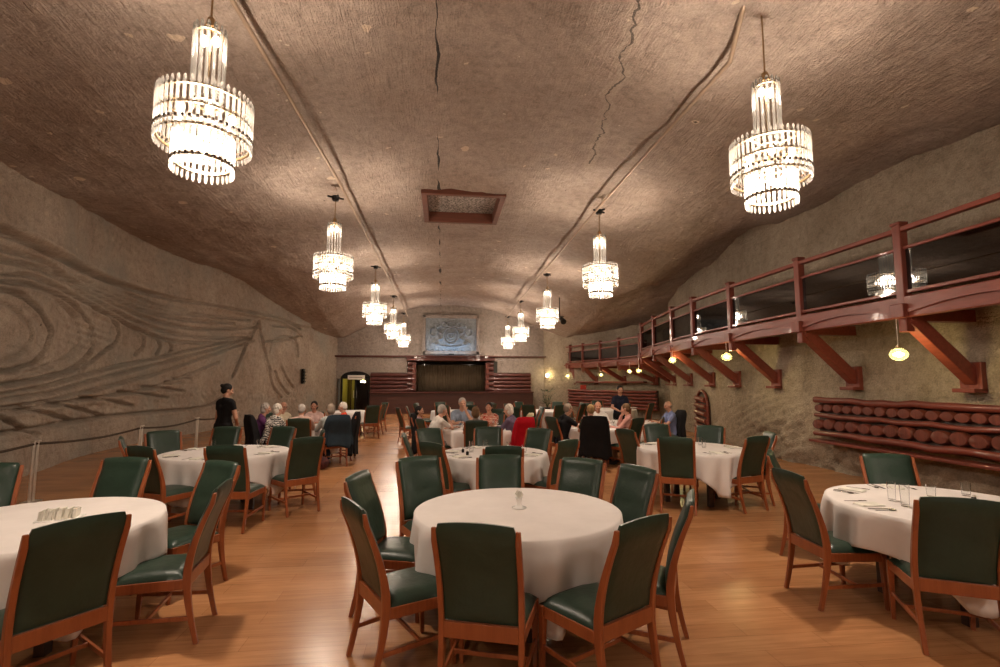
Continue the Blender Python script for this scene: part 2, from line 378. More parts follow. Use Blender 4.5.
# ------------------------------------------------------------------ walls
def resample(plan, step):
    pts = [Vector(p) for p in plan]; out = []
    # Catmull-Rom for a smooth curve, parameterised by chord length of the plan
    S = [0]
    for a, b in zip(pts, pts[1:]): S.append(S[-1]+(b-a).length)
    n = int(S[-1]/step)
    for k in range(n+1):
        s = S[-1]*k/n
        i = max(0, min(len(pts)-2, next((q for q in range(len(S)-1) if s <= S[q+1]+1e-9), len(pts)-2)))
        t = (s-S[i])/(S[i+1]-S[i])
        p0 = pts[max(0,i-1)]; p1 = pts[i]; p2 = pts[i+1]; p3 = pts[min(len(pts)-1,i+2)]
        q = .5*((2*p1)+(-p0+p2)*t+(2*p0-5*p1+4*p2-p3)*t*t+(-p0+3*p1-3*p2+p3)*t**3)
        out.append((s, q))
    return out
REL = [
([(9.42,4.38),(10.28,4.35),(10.97,4.34),(11.7,4.32),(13.86,4.35),(15.82,4.36),(17.89,4.41),(20.5,4.5),(23.94,4.58),(26.07,4.3)],1.5),
([(9.47,4.1),(10.32,4.08),(11.22,4.11),(12.54,4.05),(15.1,3.84),(17.38,3.61),(19.72,3.62),(22.9,4.03)],0.9),
([(9.49,3.87),(10.34,3.88),(11.48,3.97),(13.54,3.88),(15.53,3.59),(17.81,3.35),(19.74,3.32),(22.19,3.54)],0.9),
([(11.77,4.01),(14.31,4.01),(16.43,3.88),(18.73,3.83),(21.45,4.03)],0.9),
([(9.55,3.51),(10.38,3.61),(11.26,3.75),(13.09,3.71),(14.76,3.59),(16.69,3.24),(18.4,3.07),(20.6,3.21),(22.43,3.51)],1.1),
([(16.02,4.2),(17.73,4.08),(19.68,4.1),(22.39,4.26)],0.9),
([(13.47,4.14),(15.47,4.06),(17.34,3.96),(19.3,4.04)],0.6),
([(9.59,3.18),(10.42,3.38),(11.09,3.34),(11.68,3.1),(12.09,2.79),(11.97,2.43),(11.58,2.1),(11.07,1.94),(10.65,1.89),(9.77,1.86)],1.7),
([(9.57,3.32),(10.4,3.51),(11.54,3.62),(13.13,3.54),(14.15,3.22),(14.45,2.77),(14.29,2.38),(13.45,1.99),(11.7,1.77),(10.69,1.66),(9.81,1.61)],1.5),
([(14.37,3.58),(15.14,3.49),(15.61,3.18),(15.55,2.75),(14.96,2.46),(13.88,2)],1.2),
([(16.41,3.32),(16.85,3.08),(16.87,2.74),(16.51,2.49)],0.9),
([(17.4,3.13),(17.67,2.85),(17.46,2.54)],0.9),
([(18.03,3.04),(18.24,2.83),(18.03,2.59)],0.9),
([(10.87,1.94),(11.81,2.05),(12.93,2.4),(13.17,2.85),(12.48,3.28)],0.3),
([(9.83,1.39),(10.71,1.46),(13.92,1.72),(17.53,2.31),(20.42,2.98),(22.43,3.51)],0.9),
([(9.85,1.29),(10.73,1.32),(13.96,1.5),(17.18,1.95),(19.81,2.6),(22.68,3.45)],0.9),
([(9.83,1.48),(10.69,1.56),(13.5,1.86),(16.77,2.37),(19.38,2.91),(22.19,3.54)],0.9),
([(9.87,1.2),(10.75,1.24),(12.95,1.31),(15.82,1.43),(17.97,1.71),(20.66,2.49)],0.9),
([(11.38,1.29),(12.34,1.13),(13.68,0.91)],0.9),
([(12.4,1.35),(13.82,1.19),(15.14,0.9)],0.9),
([(10.1,1.44),(10.75,1.19),(11.32,0.94),(11.89,0.74)],0.9),
([(13.98,1.43),(15.27,1.32),(16.57,1.09)],0.9),
([(15.8,1.51),(16.87,1.43),(18.2,1.27)],0.9),
([(16.85,1.63),(17.79,1.59),(18.93,1.46)],0.9),
([(17.95,1.77),(18.91,1.74)],0.7),
([(18.32,1.9),(19.28,1.87)],0.7),
([(9.91,0.83),(10.81,0.88),(13.03,0.87),(15.88,0.88),(18.05,0.87),(19.95,0.89),(20.78,1.14)],0.9),
([(22.94,4.21),(22.23,3.1),(21.54,1.93)],1.5),
([(22.94,4.21),(23.43,3.18),(23.9,2.2)],1.2),
([(23.77,3.04),(24.02,3.56),(24.85,3.81),(25.73,3.71),(26.03,2.99)],0.9),
([(23.84,2.2),(24.16,1.62),(24.81,1.09)],0.9),
([(24.28,2.21),(24.67,1.7),(25.34,1.2)],0.9),
([(24.73,2.4),(25.14,1.96),(25.69,1.52)],0.9),
([(9.61,3.09),(10.46,3.14),(11.03,3.04),(11.4,2.8),(11.42,2.47),(11.09,2.19),(10.63,2.07),(9.75,1.98)],0.5),
([(9.57,3.27),(10.85,3.54),(12.03,3.55),(13.41,3.27),(13.84,2.82),(13.6,2.44),(12.34,2.05),(11.09,1.81)],0.6),
([(23.47,3.49),(24.87,3.64),(25.93,3.95)],0.9),
([(23.98,4.21),(25.28,4.25),(26.26,3.94)],0.9),
]
def catm(pts, k=6):
    out = []
    for i in range(len(pts)-1):
        p0, p1, p2, p3 = (np.array(pts[max(0, min(len(pts)-1, q))]) for q in (i-1, i, i+1, i+2))
        for t in np.linspace(0, 1, k, endpoint=False):
            out.append(.5*((2*p1)+(-p0+p2)*t+(2*p0-5*p1+4*p2-p3)*t*t+(-p0+3*p1-3*p2+p3)*t**3))
    out.append(np.array(pts[-1])); return out
def relief(S, Z):
    H = np.zeros_like(S)
    for pts, A in REL:
        q = catm(pts); best = np.full_like(S, 99.); side = np.ones_like(S)
        for a, b in zip(q, q[1:]):
            d = b-a; L2 = (d**2).sum()
            if L2 < 1e-9: continue
            t = np.clip(((S-a[0])*d[0]+(Z-a[1])*d[1])/L2, 0, 1)
            dx, dz = S-a[0]-t*d[0], Z-a[1]-t*d[1]; dd = np.hypot(dx, dz)
            sg = np.sign(d[0]*dz-d[1]*dx)
            m = dd < best; best = np.where(m, dd, best); side = np.where(m, sg, side)
        sd = best*side
        H += A*(-.14*np.exp(-((sd+.02)/.028)**2) + .060*np.tanh(sd/.015)*np.exp(-best/.14) + .045*np.exp(-((sd+.13)/.05)**2))
    # sheets of small ripples between the big furrows
    H += .010*np.sin(Z*38+S*2.)*np.exp(-((S-14.2)/1.2)**2-((Z-3.)/.5)**2)*3
    H += .012*np.sin(Z*45)*np.exp(-((S-11.6)/1.5)**2-((Z-1.9)/.3)**2)*2
    band = np.exp(-((Z-1.2)/.35)**2)
    H = np.clip(H, -.24, .17)*sstep(27.3, 26.7, S)
    return H, band
def wall(name, plan, zmax, m, step, disp, keep=None):
    cols = resample(plan, step); ns = len(cols); zs = np.arange(0, zmax+1e-6, step); nz = len(zs)
    S = np.array([c[0] for c in cols]); SS, ZZ = np.meshgrid(S, zs, indexing='ij')
    Hd = disp(SS, ZZ, cols)
    mb = MB()
    for i in range(ns):
        a = cols[max(0, i-1)][1]; b = cols[min(ns-1, i+1)][1]; t = (b-a).normalized(); nrm = Vector((t[1], -t[0]))
        p = cols[i][1]
        for j in range(nz):
            q = p + nrm*Hd[i, j]; mb.v.append((q[0], q[1], zs[j]))
    for i in range(ns-1):
        for j in range(nz-1):
            if keep and not keep((S[i]+S[i+1])/2, zs[j]+step/2): continue
            mb.f.append((i*nz+j, (i+1)*nz+j, (i+1)*nz+j+1, i*nz+j+1))
    return tag(mb.build(name, m, smooth=True), kind='structure')

planL = [(-7.2,-1),(-7.4,6),(-7.7,10),(-8.5,13),(-8.7,16),(-8.2,19.5),(-7.3,23),(-6.4,26),(-5.6,29)]
def dispL(S, Z, cols):
    H, band = relief(S, Z)
    D = H.copy()
    for i in range(S.shape[0]):
        for j in range(S.shape[1]):
            s, z = S[i,j], Z[i,j]
            r = .03*noise.noise(Vector((s*.7, z*.7, 0))) + .018*noise.noise(Vector((s*3, z*3, 4))) 
            top = 1. if z > 4.4 else 0.
            r += .02*noise.noise(Vector((s*6, z*6, 8)))*(.5+1.8*band[i,j])
            D[i,j] += r
    D += .16*sstep(4.34, 4.46, Z)*sstep(27.2, 26.6, S)        # upper face stands proud of the carving
    D -= .16*sstep(26.9, 27.15, S)
    D += .10*sstep(.9, .55, Z)*sstep(21, 19, S)
    return D
wall('wall_left', planL, 6.6, LWALL, .032, dispL)

planR = [(5.4,29.6),(5.9,28.7),(7.2,27),(8.4,25.4),(9.5,23.5),(10.15,21.8),(9.35,19.6),(8.65,16.7),(8.2,14.3),(7.95,12.5),(7.8,10.8),(7.72,8.5),(7.65,5),(7.5,1),(7.4,-3),(7.4,-9)]
def dispR(S, Z, cols):
    D = np.zeros_like(S)
    for i in range(S.shape[0]):
        y = cols[i][1][1]
        for j in range(S.shape[1]):
            z = Z[i,j]
            r = .05*noise.noise(Vector((y*.6, z*.6, 20))) + .02*noise.noise(Vector((y*3, z*2.4, 24)))
            low = max(0., min(1., (1.25-z)/.5)) * max(0., min(1., (13-y)/2.))
            r += low*(.04+.26*abs(noise.noise(Vector((y*1.3, z*1.8, 30)))) + .09*noise.noise(Vector((y*4, z*5, 31))) + .05*noise.noise(Vector((y*9, z*11, 33))))
            # slanting ledges where the lower rock steps out
            if 9.8 < y < 13.5 and z < 1.5:
                w = min(1, (y-9.8)/.3)*min(1, (13.5-y)/1.)*min(1., (1.5-z)/.3)
                r += w*.09*((z*5+(y-9.8)*1.5) % 1.0)
            D[i,j] = r
    return D
wall('wall_right', planR, 6.6, RWALL, .06, dispR)

BY = 28.7
def keepB(s, z):
    x = s-7
    if -1.6 < x < 2.6 and 1.15 < z < 2.9: return False
    if -5.5 < x < -4.05 and z < 1.95: return False
    return True
def dispB(S, Z, cols):
    D = np.zeros_like(S)
    for i in range(S.shape[0]):
        for j in range(S.shape[1]):
            D[i,j] = .03*noise.noise(Vector((S[i,j]*.8, Z[i,j]*.8, 40))) + .012*noise.noise(Vector((S[i,j]*4, Z[i,j]*4, 41)))
    D += .05*sstep(3.15, 3.25, Z)*-1
    return D
wall('wall_back', [(-7,BY),(7,BY)], 6.8, BWALL, .1, dispB, keepB)
nb = MB(); nb.add([(-10.5,-8.8,0),(11.5,-8.8,0),(11.5,-8.8,6.5),(-10.5,-8.8,6.5)], [(3,2,1,0)])
tag(nb.build('wall_front', BWALL), kind='structure')
sd = MB(); sd.add([(-7.2,-8.9,0),(-7.2,-1,0),(-7.2,-1,6.5),(-7.2,-8.9,6.5)], [(0,1,2,3)])
tag(sd.build('wall_left_near', LWALL), kind='structure')

# ------------------------------------------------------------------ stage
st = MB(); st.box(((-3.87+5.07)/2, BY-.45, .56), (8.94, .9, 1.12)); st.build
stg = empty('stage', (0,0,0)); tag(stg, 'dark reddish brown wooden stage platform across the far end of the room', 'stage')
st.build('platform', STAGEW, stg, bevel=.02)
t = MB(); t.box((.6, BY-.5, 1.15), (9.0, 1.04, .06)); t.build('top_board', LOGX, stg, bevel=.01)
f = MB()
for z in (.25, .5, .75, 1.0): f.box((.6, BY-.915, z), (8.9, .012, .02))
f.build('batten', DARKW, stg)
rec = MB()  # stage recess: back, sides, roof, floor
rec.box((.5, BY+2.55, 2.05), (4.6, .1, 2.0)); rec.box((-1.75, BY+1.3, 2.05), (.1, 2.5, 2.0)); rec.box((2.75, BY+1.3, 2.05), (.1, 2.5, 2.0))
rec.box((.5, BY+1.3, 2.98), (4.6, 2.6, .1)); rec.box((.5, BY+1.3, 1.12), (4.6, 2.6, .08))
tag(rec.build('wall_stage_recess', DARKW), kind='structure')
cu = MB(); n = 160
vs = []
for i in range(n+1):
    x = -1.65+4.3*i/n
    y = BY+1.2+.022*math.sin(i*1.1)+.02*math.sin(i*.37)
    vs += [(x, y, 1.18), (x, y, 2.72)]
cu.add(vs, [(2*i, 2*i+2, 2*i+3, 2*i+1) for i in range(n)])
o = cu.build('stage_curtain', CURT, smooth=True); s_ = o.modifiers.new('s', 'SOLIDIFY'); s_.thickness = .012
tag(o, 'dull olive brown curtain hanging in the dark stage opening', 'curtain')
so = empty('stage_surround', (0,0,0)); tag(so, 'dark log surround framing the stage opening under the carved panel', 'frame')
l = MB(); l.box((.5, BY-.22, 3.02), (4.95, .5, .22)); l.box((.5, BY-.30, 3.16), (5.1, .62, .08)); l.build('lintel', LOGX, so, bevel=.02)
for sx in (-1, 1):
    for k in range(6):
        z = 1.3+k*.29; q = MB(); q.cyl((.5+sx*1.95, BY-.18, z), (.5+sx*2.42, BY-.18, z), .135, n=12); q.build('jamb_log', LOGX, so, angle=40)
        if k < 5:
            q = MB(); q.cyl((.5+sx*2.05, BY-.35, z+.145), (.5+sx*2.05, BY+.3, z+.145), .11, n=10); q.build('cross_log', LOGEND, so, angle=40)
def log_side(x0, x1, label):
    r = empty('log_cladding', (x0, BY, 0)); tag(r, label, 'wall panel')
    b = MB(); b.box(((x1-x0)/2, -.05, 1.7), (x1-x0, .1, 1.1)); b.build('backing', DARKW, r)
    for k in range(5):
        z = 1.25+k*.215; q = MB(); mid = [(x0, 0)]; m = 9
        pts = [((x1-x0)*i/m, -.14+.012*random.uniform(-1,1), z+.015*random.uniform(-1,1)) for i in range(m+1)]
        secs = [[(0, .09*math.cos(a)*(.9+.2*random.random()), .098*math.sin(a)) for a in [2*PI*j/10 for j in range(10)]] for _ in pts]
        q.sweep(pts, secs); q.build('log', LOGX, r, smooth=True, angle=60)
log_side(-3.95, -1.86, 'stacked dark red logs on the wall left of the stage opening')
log_side(2.92, 5.07, 'stacked dark red logs on the wall right of the stage opening')

# carved stone panel
pn = empty('carved_panel', (0,BY,0)); tag(pn, 'large grey blue stone panel carved with a crowned emblem above the stage', 'relief')
fr = MB()
for a, b, w in (((-1.12,3.38),(2.1,3.38),.2), ((-1.12,5.46),(2.1,5.46),.2), ((-1.05,3.3),(-1.05,5.55),.2), ((2.03,3.3),(2.03,5.55),.2)):
    fr.beam((a[0],-.08,a[1]), (b[0],-.08,b[1]), w, .14, up=(0,1,0))
fr.build('stone_border', BWALL, pn, bevel=.02)
gx = np.linspace(-.95, 1.93, 150); gz = np.linspace(3.46, 5.38, 100); GX, GZ = np.meshgrid(gx, gz, indexing='ij')
u, v = GX-.49, GZ-4.36
H = np.zeros_like(u)
r = np.hypot(u/1., v/1.08)
H += .07*np.exp(-((r-.44)/.05)**2) + .05*np.exp(-((r-.30)/.03)**2) + .03*(r < .28)
H += .05*((abs(u) < .035) & (v > -.2) & (v < .15)) + .05*((abs(v-.14) < .035) & (abs(u) < .15)) + .04*(abs(np.hypot(u, v-.0)-.16) < .02)
H += .07*np.exp(-((np.hypot(u/1.4, (v-.62))-.16)/.04)**2)*(v > .5) + .05*((abs(v-.55) < .03) & (abs(u) < .28))
for sx in (-1, 1):
    a, b = sx*u-.78, v-.0
    H += .07*np.exp(-((a-.10*np.sin(b*5))/.10)**2)*(abs(b) < .55)
    H += .05*np.exp(-((np.hypot(a+.02, b-.55)-.08)/.05)**2) + .05*np.exp(-((b+.3+.5*a)/.05)**2)*(abs(a) < .3) + .04*np.exp(-((b-.25-.6*a)/.05)**2)*(abs(a) < .28)
    H += .05*np.exp(-((np.hypot(a-.22, b-.2)-.22)/.035)**2)
    H += .05*np.exp(-((np.hypot(sx*u-.45, v-.62)-.14)/.04)**2)
H += .06*np.exp(-((v+.66-.22*u*u)/.06)**2)*(abs(u) < .95) + .03*np.sin(u*18)*np.exp(-((v+.82)/.06)**2)
H = H*2.1+.014*np.sin(GX*31+3*np.sin(GZ*17))*np.sin(GZ*37)
mb = MB(); mb.v = [(GX[i,j], -.05-H[i,j], GZ[i,j]) for i in range(150) for j in range(100)]
mb.f = [(i*100+j, (i+1)*100+j, (i+1)*100+j+1, i*100+j+1) for i in range(149) for j in range(99)]
mb.build('emblem_relief', SHIELD, pn, smooth=True)
bm = MB(); bm.box((-3.95, BY-.08, 3.16), (4.0, .2, .09)); tag(bm.build('ledge_beam', LOGX, bevel=.02), 'thin dark horizontal beam on the far wall left of the stage surround', 'beam')
bm = MB(); bm.box((4.5, BY-.08, 3.17), (3.0, .2, .06)); tag(bm.build('ledge_beam', LOGX, bevel=.02), 'thin dark horizontal beam on the far wall right of the stage surround', 'beam')

# ------------------------------------------------------------------ exit passage (left of stage)
DOORY = mat('passage_wall', (.26,.22,.05), .7)
ps = MB(); ps.box((-4.77, BY+1.7, 1.), (1.5, .1, 2.1)); ps.box((-5.55, BY+.85, 1.), (.1, 1.7, 2.1)); ps.box((-4.0, BY+.85, 1.), (.1, 1.7, 2.1)); ps.box((-4.77, BY+.85, 2.02), (1.6, 1.8, .1))
tag(ps.build('wall_passage', DOORY), kind='structure')
dr = empty('glazed_door', (-4.77, BY, 0)); tag(dr, 'glazed double door with a black frame and yellow lit passage behind', 'door')
q = MB()
for x in (-.74, 0, .74): q.box((x, -.06, 1.0), (.09, .1, 2.0))
q.box((0, -.06, 1.96), (1.56, .12, .1)); q.build('door_frame', BLACKM, dr, bevel=.01)
arc = MB(); k = 14
pts = [(-.78*math.cos(PI*i/k), -.07, 1.98+.34*math.sin(PI*i/k)) for i in range(k+1)]
arc.add(pts+[(p[0], -.0, p[2]) for p in pts], [tuple(range(k+1)), tuple(range(2*k+1, k, -1))]+[(i, i+k+1, i+k+2, i+1) for i in range(k)]+[(0,k,2*k+1,k+1)])
arc.build('arch_panel', BLACKM, dr)
for sx in (-1, 1):
    g = MB(); g.box((sx*.37, -.04, .98), (.64, .012, 1.85)); g.build('glass_pane', GLASS, dr)
    hb = MB(); hb.cyl((sx*.08, -.13, .85), (sx*.08, -.13, 1.25), .014); hb.build('pull_handle', STEEL, dr)
for dx, w in ((-.5,.06),(.22,.05),(.5,.07)):
    g = MB(); g.box((-4.77+dx, BY+1.5, .95), (w, .08, 1.9)); tag(g.build('passage_post', DARKW), 'dark upright post inside the yellow lit passage', 'post', 'posts inside the passage')
sg = empty('passage_sign', (-4.72, BY-.16, 1.98)); tag(sg, 'small white sign board above the glazed door left of the stage', 'sign')
q = MB(); q.box((0,0,0), (.92,.05,.24)); q.build('sign_board', WHITEP, sg, bevel=.01)
q = MB(); q.box((-.02,-.028,.0), (.7,.004,.035)); q.build('text_line', mat('sign_text', (.25,.2,.16), .6), sg)
lm = empty('exit_lamp', (-4.35, BY-.16, 1.74)); tag(lm, 'small glowing yellow lamp under the sign over the glazed door', 'lamp')
q = MB(); q.box((0,.04,0), (.3,.05,.1)); q.build('housing', WHITEP, lm)
q = MB(); q.ell((0,0,0), (.13,.04,.045)); q.build('lit_cover', mat('exit_glow', (1,.9,.5), .4, emit=(1,.9,.45), estr=14), lm, smooth=True)

# ------------------------------------------------------------------ balcony
def balcony(outer, wallp, ztop, zbeam, label, name_cat='balcony', braces=True, brace_z=1.65, over=.3):
    r = empty('timber_balcony', (0,0,0)); tag(r, label, name_cat)
    n = len(outer)
    # deck
    d = MB(); vs = []
    for (x, y), (wx, wy) in zip(outer, wallp): vs += [(x, y, zbeam+.22), (wx+over, wy, zbeam+.22), (x, y, zbeam+.30), (wx+over, wy, zbeam+.30)]
    fs = []
    for i in range(n-1):
        a, b = 4*i, 4*(i+1); fs += [(a,a+1,b+1,b), (a+2,b+2,b+3,a+3), (a,b,b+2,a+2)]
    d.add(vs, fs); d.build('deck', REDX, r)
    for i in range(n-1):
        (x0, y0), (x1, y1) = outer[i], outer[i+1]
        A, B = Vector((x0,y0,0)), Vector((x1,y1,0)); t = (B-A).normalized(); nr = Vector((-t[1], t[0], 0)) if (Vector((-t[1],t[0],0)).x < 0) else Vector((t[1],-t[0],0))
        def pt(P_, z, o=0): return (P_[0]+nr[0]*o, P_[1]+nr[1]*o, z)
        q = MB(); q.beam(pt(A, zbeam+.20), pt(B, zbeam+.20), .12, .30); q.build('fascia_beam', RED, r, bevel=.012)
        # bowed trim board on the fascia
        q = MB(); k = 10; top, bot = [], []
        for j in range(k+1):
            f_ = j/k; p = A.lerp(B, .06+.88*f_); bow = .10*math.sin(PI*f_)
            top.append(pt(p, zbeam+.11+bow+.05, .10)); bot.append(pt(p, zbeam+.11+bow, .10))
        back = [(a[0]-nr[0]*.03, a[1]-nr[1]*.05, a[2]) for a in top], [(a[0]-nr[0]*.03, a[1]-nr[1]*.05, a[2]) for a in bot]
        vs = top+bot+back[0]+back[1]; m_ = k+1
        fs = [(j, j+1, m_+j+1, m_+j) for j in range(k)]+[(2*m_+j, 2*m_+j+1, j+1, j) for j in range(k)]+[(m_+j, m_+j+1, 3*m_+j+1, 3*m_+j) for j in range(k)]
        q.add(vs, fs); q.build('bowed_trim', RED, r)
        for z, h, w, nm in ((ztop-.04,.07,.10,'top_rail'), (ztop-.32,.045,.05,'middle_rail'), (zbeam+.42,.05,.06,'bottom_rail')):
            q = MB(); q.beam(pt(A, z), pt(B, z), w, h); q.build(nm, RED, r, bevel=.01)
        q = MB(); q.beam(pt(A, (ztop-.34+zbeam+.44)/2, -.01), pt(B, (ztop-.34+zbeam+.44)/2, -.01), .01, ztop-.34-zbeam-.44)
        q.build('smoked_glass_panel', SMOKED, r)
    for i, ((x, y), (wx, wy)) in enumerate(zip(outer, wallp)):
        q = MB(); q.box((x, y, (zbeam-.16+ztop+.04)/2), (.13, .13, ztop+.2-zbeam)); q.box((x-.03, y, zbeam+.14), (.24, .22, .20)); q.box((x, y, ztop+.05), (.16,.16,.05))
        q.build('post', REDX, r, bevel=.012)
        q = MB(); q.beam((x, y, zbeam+.08), (wx+over, wy, zbeam+.08), .16, .18); q.build('joist', RED, r, bevel=.01)
        if braces:
            dv = Vector((x-wx, y-wy, 0)); L_ = dv.length; dn = dv/L_
            q = MB(); q.beam((wx+dn[0]*.02, wy+dn[1]*.02, brace_z+.12), (wx+dn[0]*(L_-.06), wy+dn[1]*(L_-.06), zbeam+.03), .17, .20)
            q.build('brace', RED, r, bevel=.012)
            q = MB(); q.box((wx+dn[0]*.02, wy+dn[1]*.02, brace_z+.17), (.12, .32, .42)); q.box((wx+dn[0]*.09, wy+dn[1]*.09, brace_z-.03), (.26,.32,.06)); q.build('wall_bracket', REDX, r, bevel=.01)
    return r
outer1 = [(6.5,2.3),(6.58,4.3),(6.65,6.45),(6.65,8.55),(6.7,10.9),(6.85,12.95),(7.1,14.75),(7.45,16.9),(7.9,19.1)]
wall1 = [(7.55,2.3),(7.65,4.3),(7.69,6.45),(7.72,8.6),(7.8,10.9),(8.0,12.8),(8.25,14.5),(8.62,16.6),(9.2,18.9)]
balcony(outer1, wall1, 4.0, 2.62, 'long curving red timber balcony with smoked glass along the right wall')
outer2 = [(8.3,20.3),(8.1,22.3),(7.8,24.1),(7.4,25.8),(7.05,27.1),(6.8,27.8),(6.6,28.35)]
wall2 = [(9.8,20.6),(9.95,22.5),(9.1,24.3),(8.2,25.9),(7.4,27.0),(7.1,27.5),(6.6,28.6)]
balcony(outer2, wall2, 3.70, 2.42, 'lower red timber balcony in the far right corner beside the stage', over=.4)
# dark tone behind the railing comes from the tinted smoked glass panels

# globe pendants
def globe(x, y, z, ztop, label, group=None):
    r = empty('globe_pendant', (x, y, z)); tag(r, label, 'pendant lamp', group)
    q = MB(); q.cyl((0,0,.10), (0,0,ztop-z), .006, n=6); q.build('cord', STEEL, r)
    q = MB(); q.cyl((0,0,.07), (0,0,.13), .03, .02); q.build('lamp_holder', BRASS, r, angle=40)
    q = MB(); q.ell((0,0,0), (.115,.115,.092), n=24, m=16); q.build('glass_globe', GLOBE, r, smooth=True)
    q = MB(); q.ell((0,0,0), (.035,.035,.04)); q.build('bulb', GLOBEB, r, smooth=True)
    ld = bpy.data.lights.new('globe_light', 'POINT'); ld.energy = 13 if y < 17 else 7; ld.color = (1,.80,.38); ld.shadow_soft_size = .09
    lo = bpy.data.objects.new('globe_light', ld); C.objects.link(lo); lo.location = (x, y, z-.0); 
    return r
globe(6.56, 6.52, 2.14, 2.7, 'clear glass globe lamp under the balcony, nearest to the log panel')
globe(6.66, 11.1, 2.33, 2.7, 'clear glass globe lamp under the balcony, second from the near end')
globe(7.0, 14.6, 2.40, 2.7, 'clear glass globe lamp under the balcony, third from the near end')
globe(7.7, 19.0, 2.17, 2.7, 'glowing globe lamp where the two balconies meet, nearer of the pair')
globe(8.05, 20.9, 2.19, 2.6, 'glowing globe lamp where the two balconies meet, farther of the pair')
globe(7.85, 24.2, 2.08, 2.5, 'globe lamp under the lower balcony above the far log panel')
globe(6.95, 27.3, 2.06, 2.5, 'globe lamp low under the far end of the lower balcony')
globe(6.45, 28.1, 2.08, 2.5, 'globe lamp at the last post of the lower balcony')
# wall sconce at far corner
sc = empty('wall_sconce', (6.0, 28.4, 2.05)); tag(sc, 'small yellow wall lamp on the far wall right of the stage', 'wall lamp')
q = MB(); q.box((0,.1,0), (.12,.08,.2)); q.build('back_plate', BRASS, sc); q = MB(); q.ell((0,-.05,.05), (.09,.09,.09)); q.build('shade', GLOBEB, sc, smooth=True)
ld = bpy.data.lights.new('sconce_light', 'POINT'); ld.energy = 5; ld.color = (1,.8,.35); ld.shadow_soft_size = .1
lo = bpy.data.objects.new('sconce_light', ld); C.objects.link(lo); lo.location = (5.95, 28.15, 2.15)

# ------------------------------------------------------------------ log wall panels (right)
lp = empty('log_end_panel', (0,0,0)); tag(lp, 'long red log panel with two rows of round log ends on the right wall', 'wall panel')
def wavy_log(path, rad, nm, par, m_=LOG, seed=0, k=26):
    A, B = Vector(path[0]), Vector(path[1]); rnd = random.Random(seed); pts = []; secs = []
    d = (B-A).normalized(); u = d.orthogonal().normalized(); w = d.cross(u)
    for i in range(k+1):
        pts.append(A.lerp(B, i/k)+Vector((rnd.uniform(-.012,.012), 0, rnd.uniform(-.018,.018))))
        rr = rad*rnd.uniform(.88, 1.12); secs.append([(u*math.cos(2*PI*j/12)+w*math.sin(2*PI*j/12))*rr for j in range(12)])
    q = MB(); q.sweep(pts, secs); return q.build(nm, m_, par, smooth=True, angle=65)
q = MB(); q.add([(7.68,9.5,1.38),(7.66,1.5,1.38),(7.46,1.5,.68),(7.48,9.3,.68),(7.9,9.5,1.38),(7.9,1.5,1.38),(7.9,1.5,.68),(7.9,9.3,.68)], [(0,1,2,3),(4,7,6,5),(0,4,5,1),(3,2,6,7),(0,3,7,4)])
q.build('backing', DARKW, lp)
wavy_log(((7.60,9.5,1.37),(7.58,1.5,1.39)), .062, 'top_log', lp, seed=1)
wavy_log(((7.50,9.42,1.07),(7.48,1.5,1.10)), .045, 'middle_log', lp, seed=2)
wavy_log(((7.38,9.28,.74),(7.36,1.5,.76)), .055, 'bottom_log', lp, seed=3)
rnd = random.Random(4)
for row, (z, x, rad, sp) in enumerate(((1.22,7.58,.085,.235), (.91,7.49,.105,.275))):
    y = 9.36-row*.06
    while y > 3.0:
        rr = rad*rnd.uniform(.9, 1.04); wd = sp*.52*rnd.uniform(.92, 1.04)/rr; q = MB()
        k = 14; ring = lambda s, ox: [(ox, s*rr*wd*math.cos(2*PI*j/k)*(1+.05*math.sin(3*j+y)), s*rr*math.sin(2*PI*j/k)) for j in range(k)]
        vs = ring(1, .05)+ring(1, -.03)+ring(.86, -.055)+[(-.06,0,0)]
        fs = [(a*k+j, a*k+(j+1) % k, (a+1)*k+(j+1) % k, (a+1)*k+j) for a in range(2) for j in range(k)]+[(2*k+j, 2*k+(j+1) % k, 3*k) for j in range(k)]
        zj = rnd.uniform(-.008,.008)
        q.add([(x+v_[0], y+v_[1], z+v_[2]+zj) for v_ in vs], fs)
        q.build('log_end', LOGEND, lp, smooth=True, angle=50)
        y -= sp*rnd.uniform(.95, 1.05)
q = MB(); q.beam((7.36,9.3,.60), (7.33,1.5,.62), .26, .05); q.build('shelf_board', LOG, lp, bevel=.01)

fp = empty('log_cladding', (0,0,0)); tag(fp, 'stacked dark red logs along the far right wall behind the waiter', 'wall panel')
A0, B0 = Vector((6.95,26.9,0)), Vector((9.75,21.9,0)); tdir = (B0-A0).normalized(); nrm = Vector((-tdir[1], tdir[0], 0)); nrm = nrm if nrm.x < 0 else -nrm
q = MB(); q.beam(A0+Vector((0,0,.88)), B0+Vector((0,0,.88)), .12, .9); q.build('backing', DARKW, fp)
for k in range(6):
    wavy_log((A0+nrm*.1+Vector((0,0,.48+k*.158)), B0+nrm*.1+Vector((0,0,.48+k*.158))), .062, 'log', fp, seed=20+k)
q = MB(); q.beam(A0+nrm*-.2+tdir*.4+Vector((0,0,1.72)), A0+nrm*-.2+tdir*4.9+Vector((0,0,1.72)), .3, .08)
tag(q.build('wall_shelf', LOG, bevel=.02), 'long dark timber shelf on the wall under the lower balcony', 'shelf')

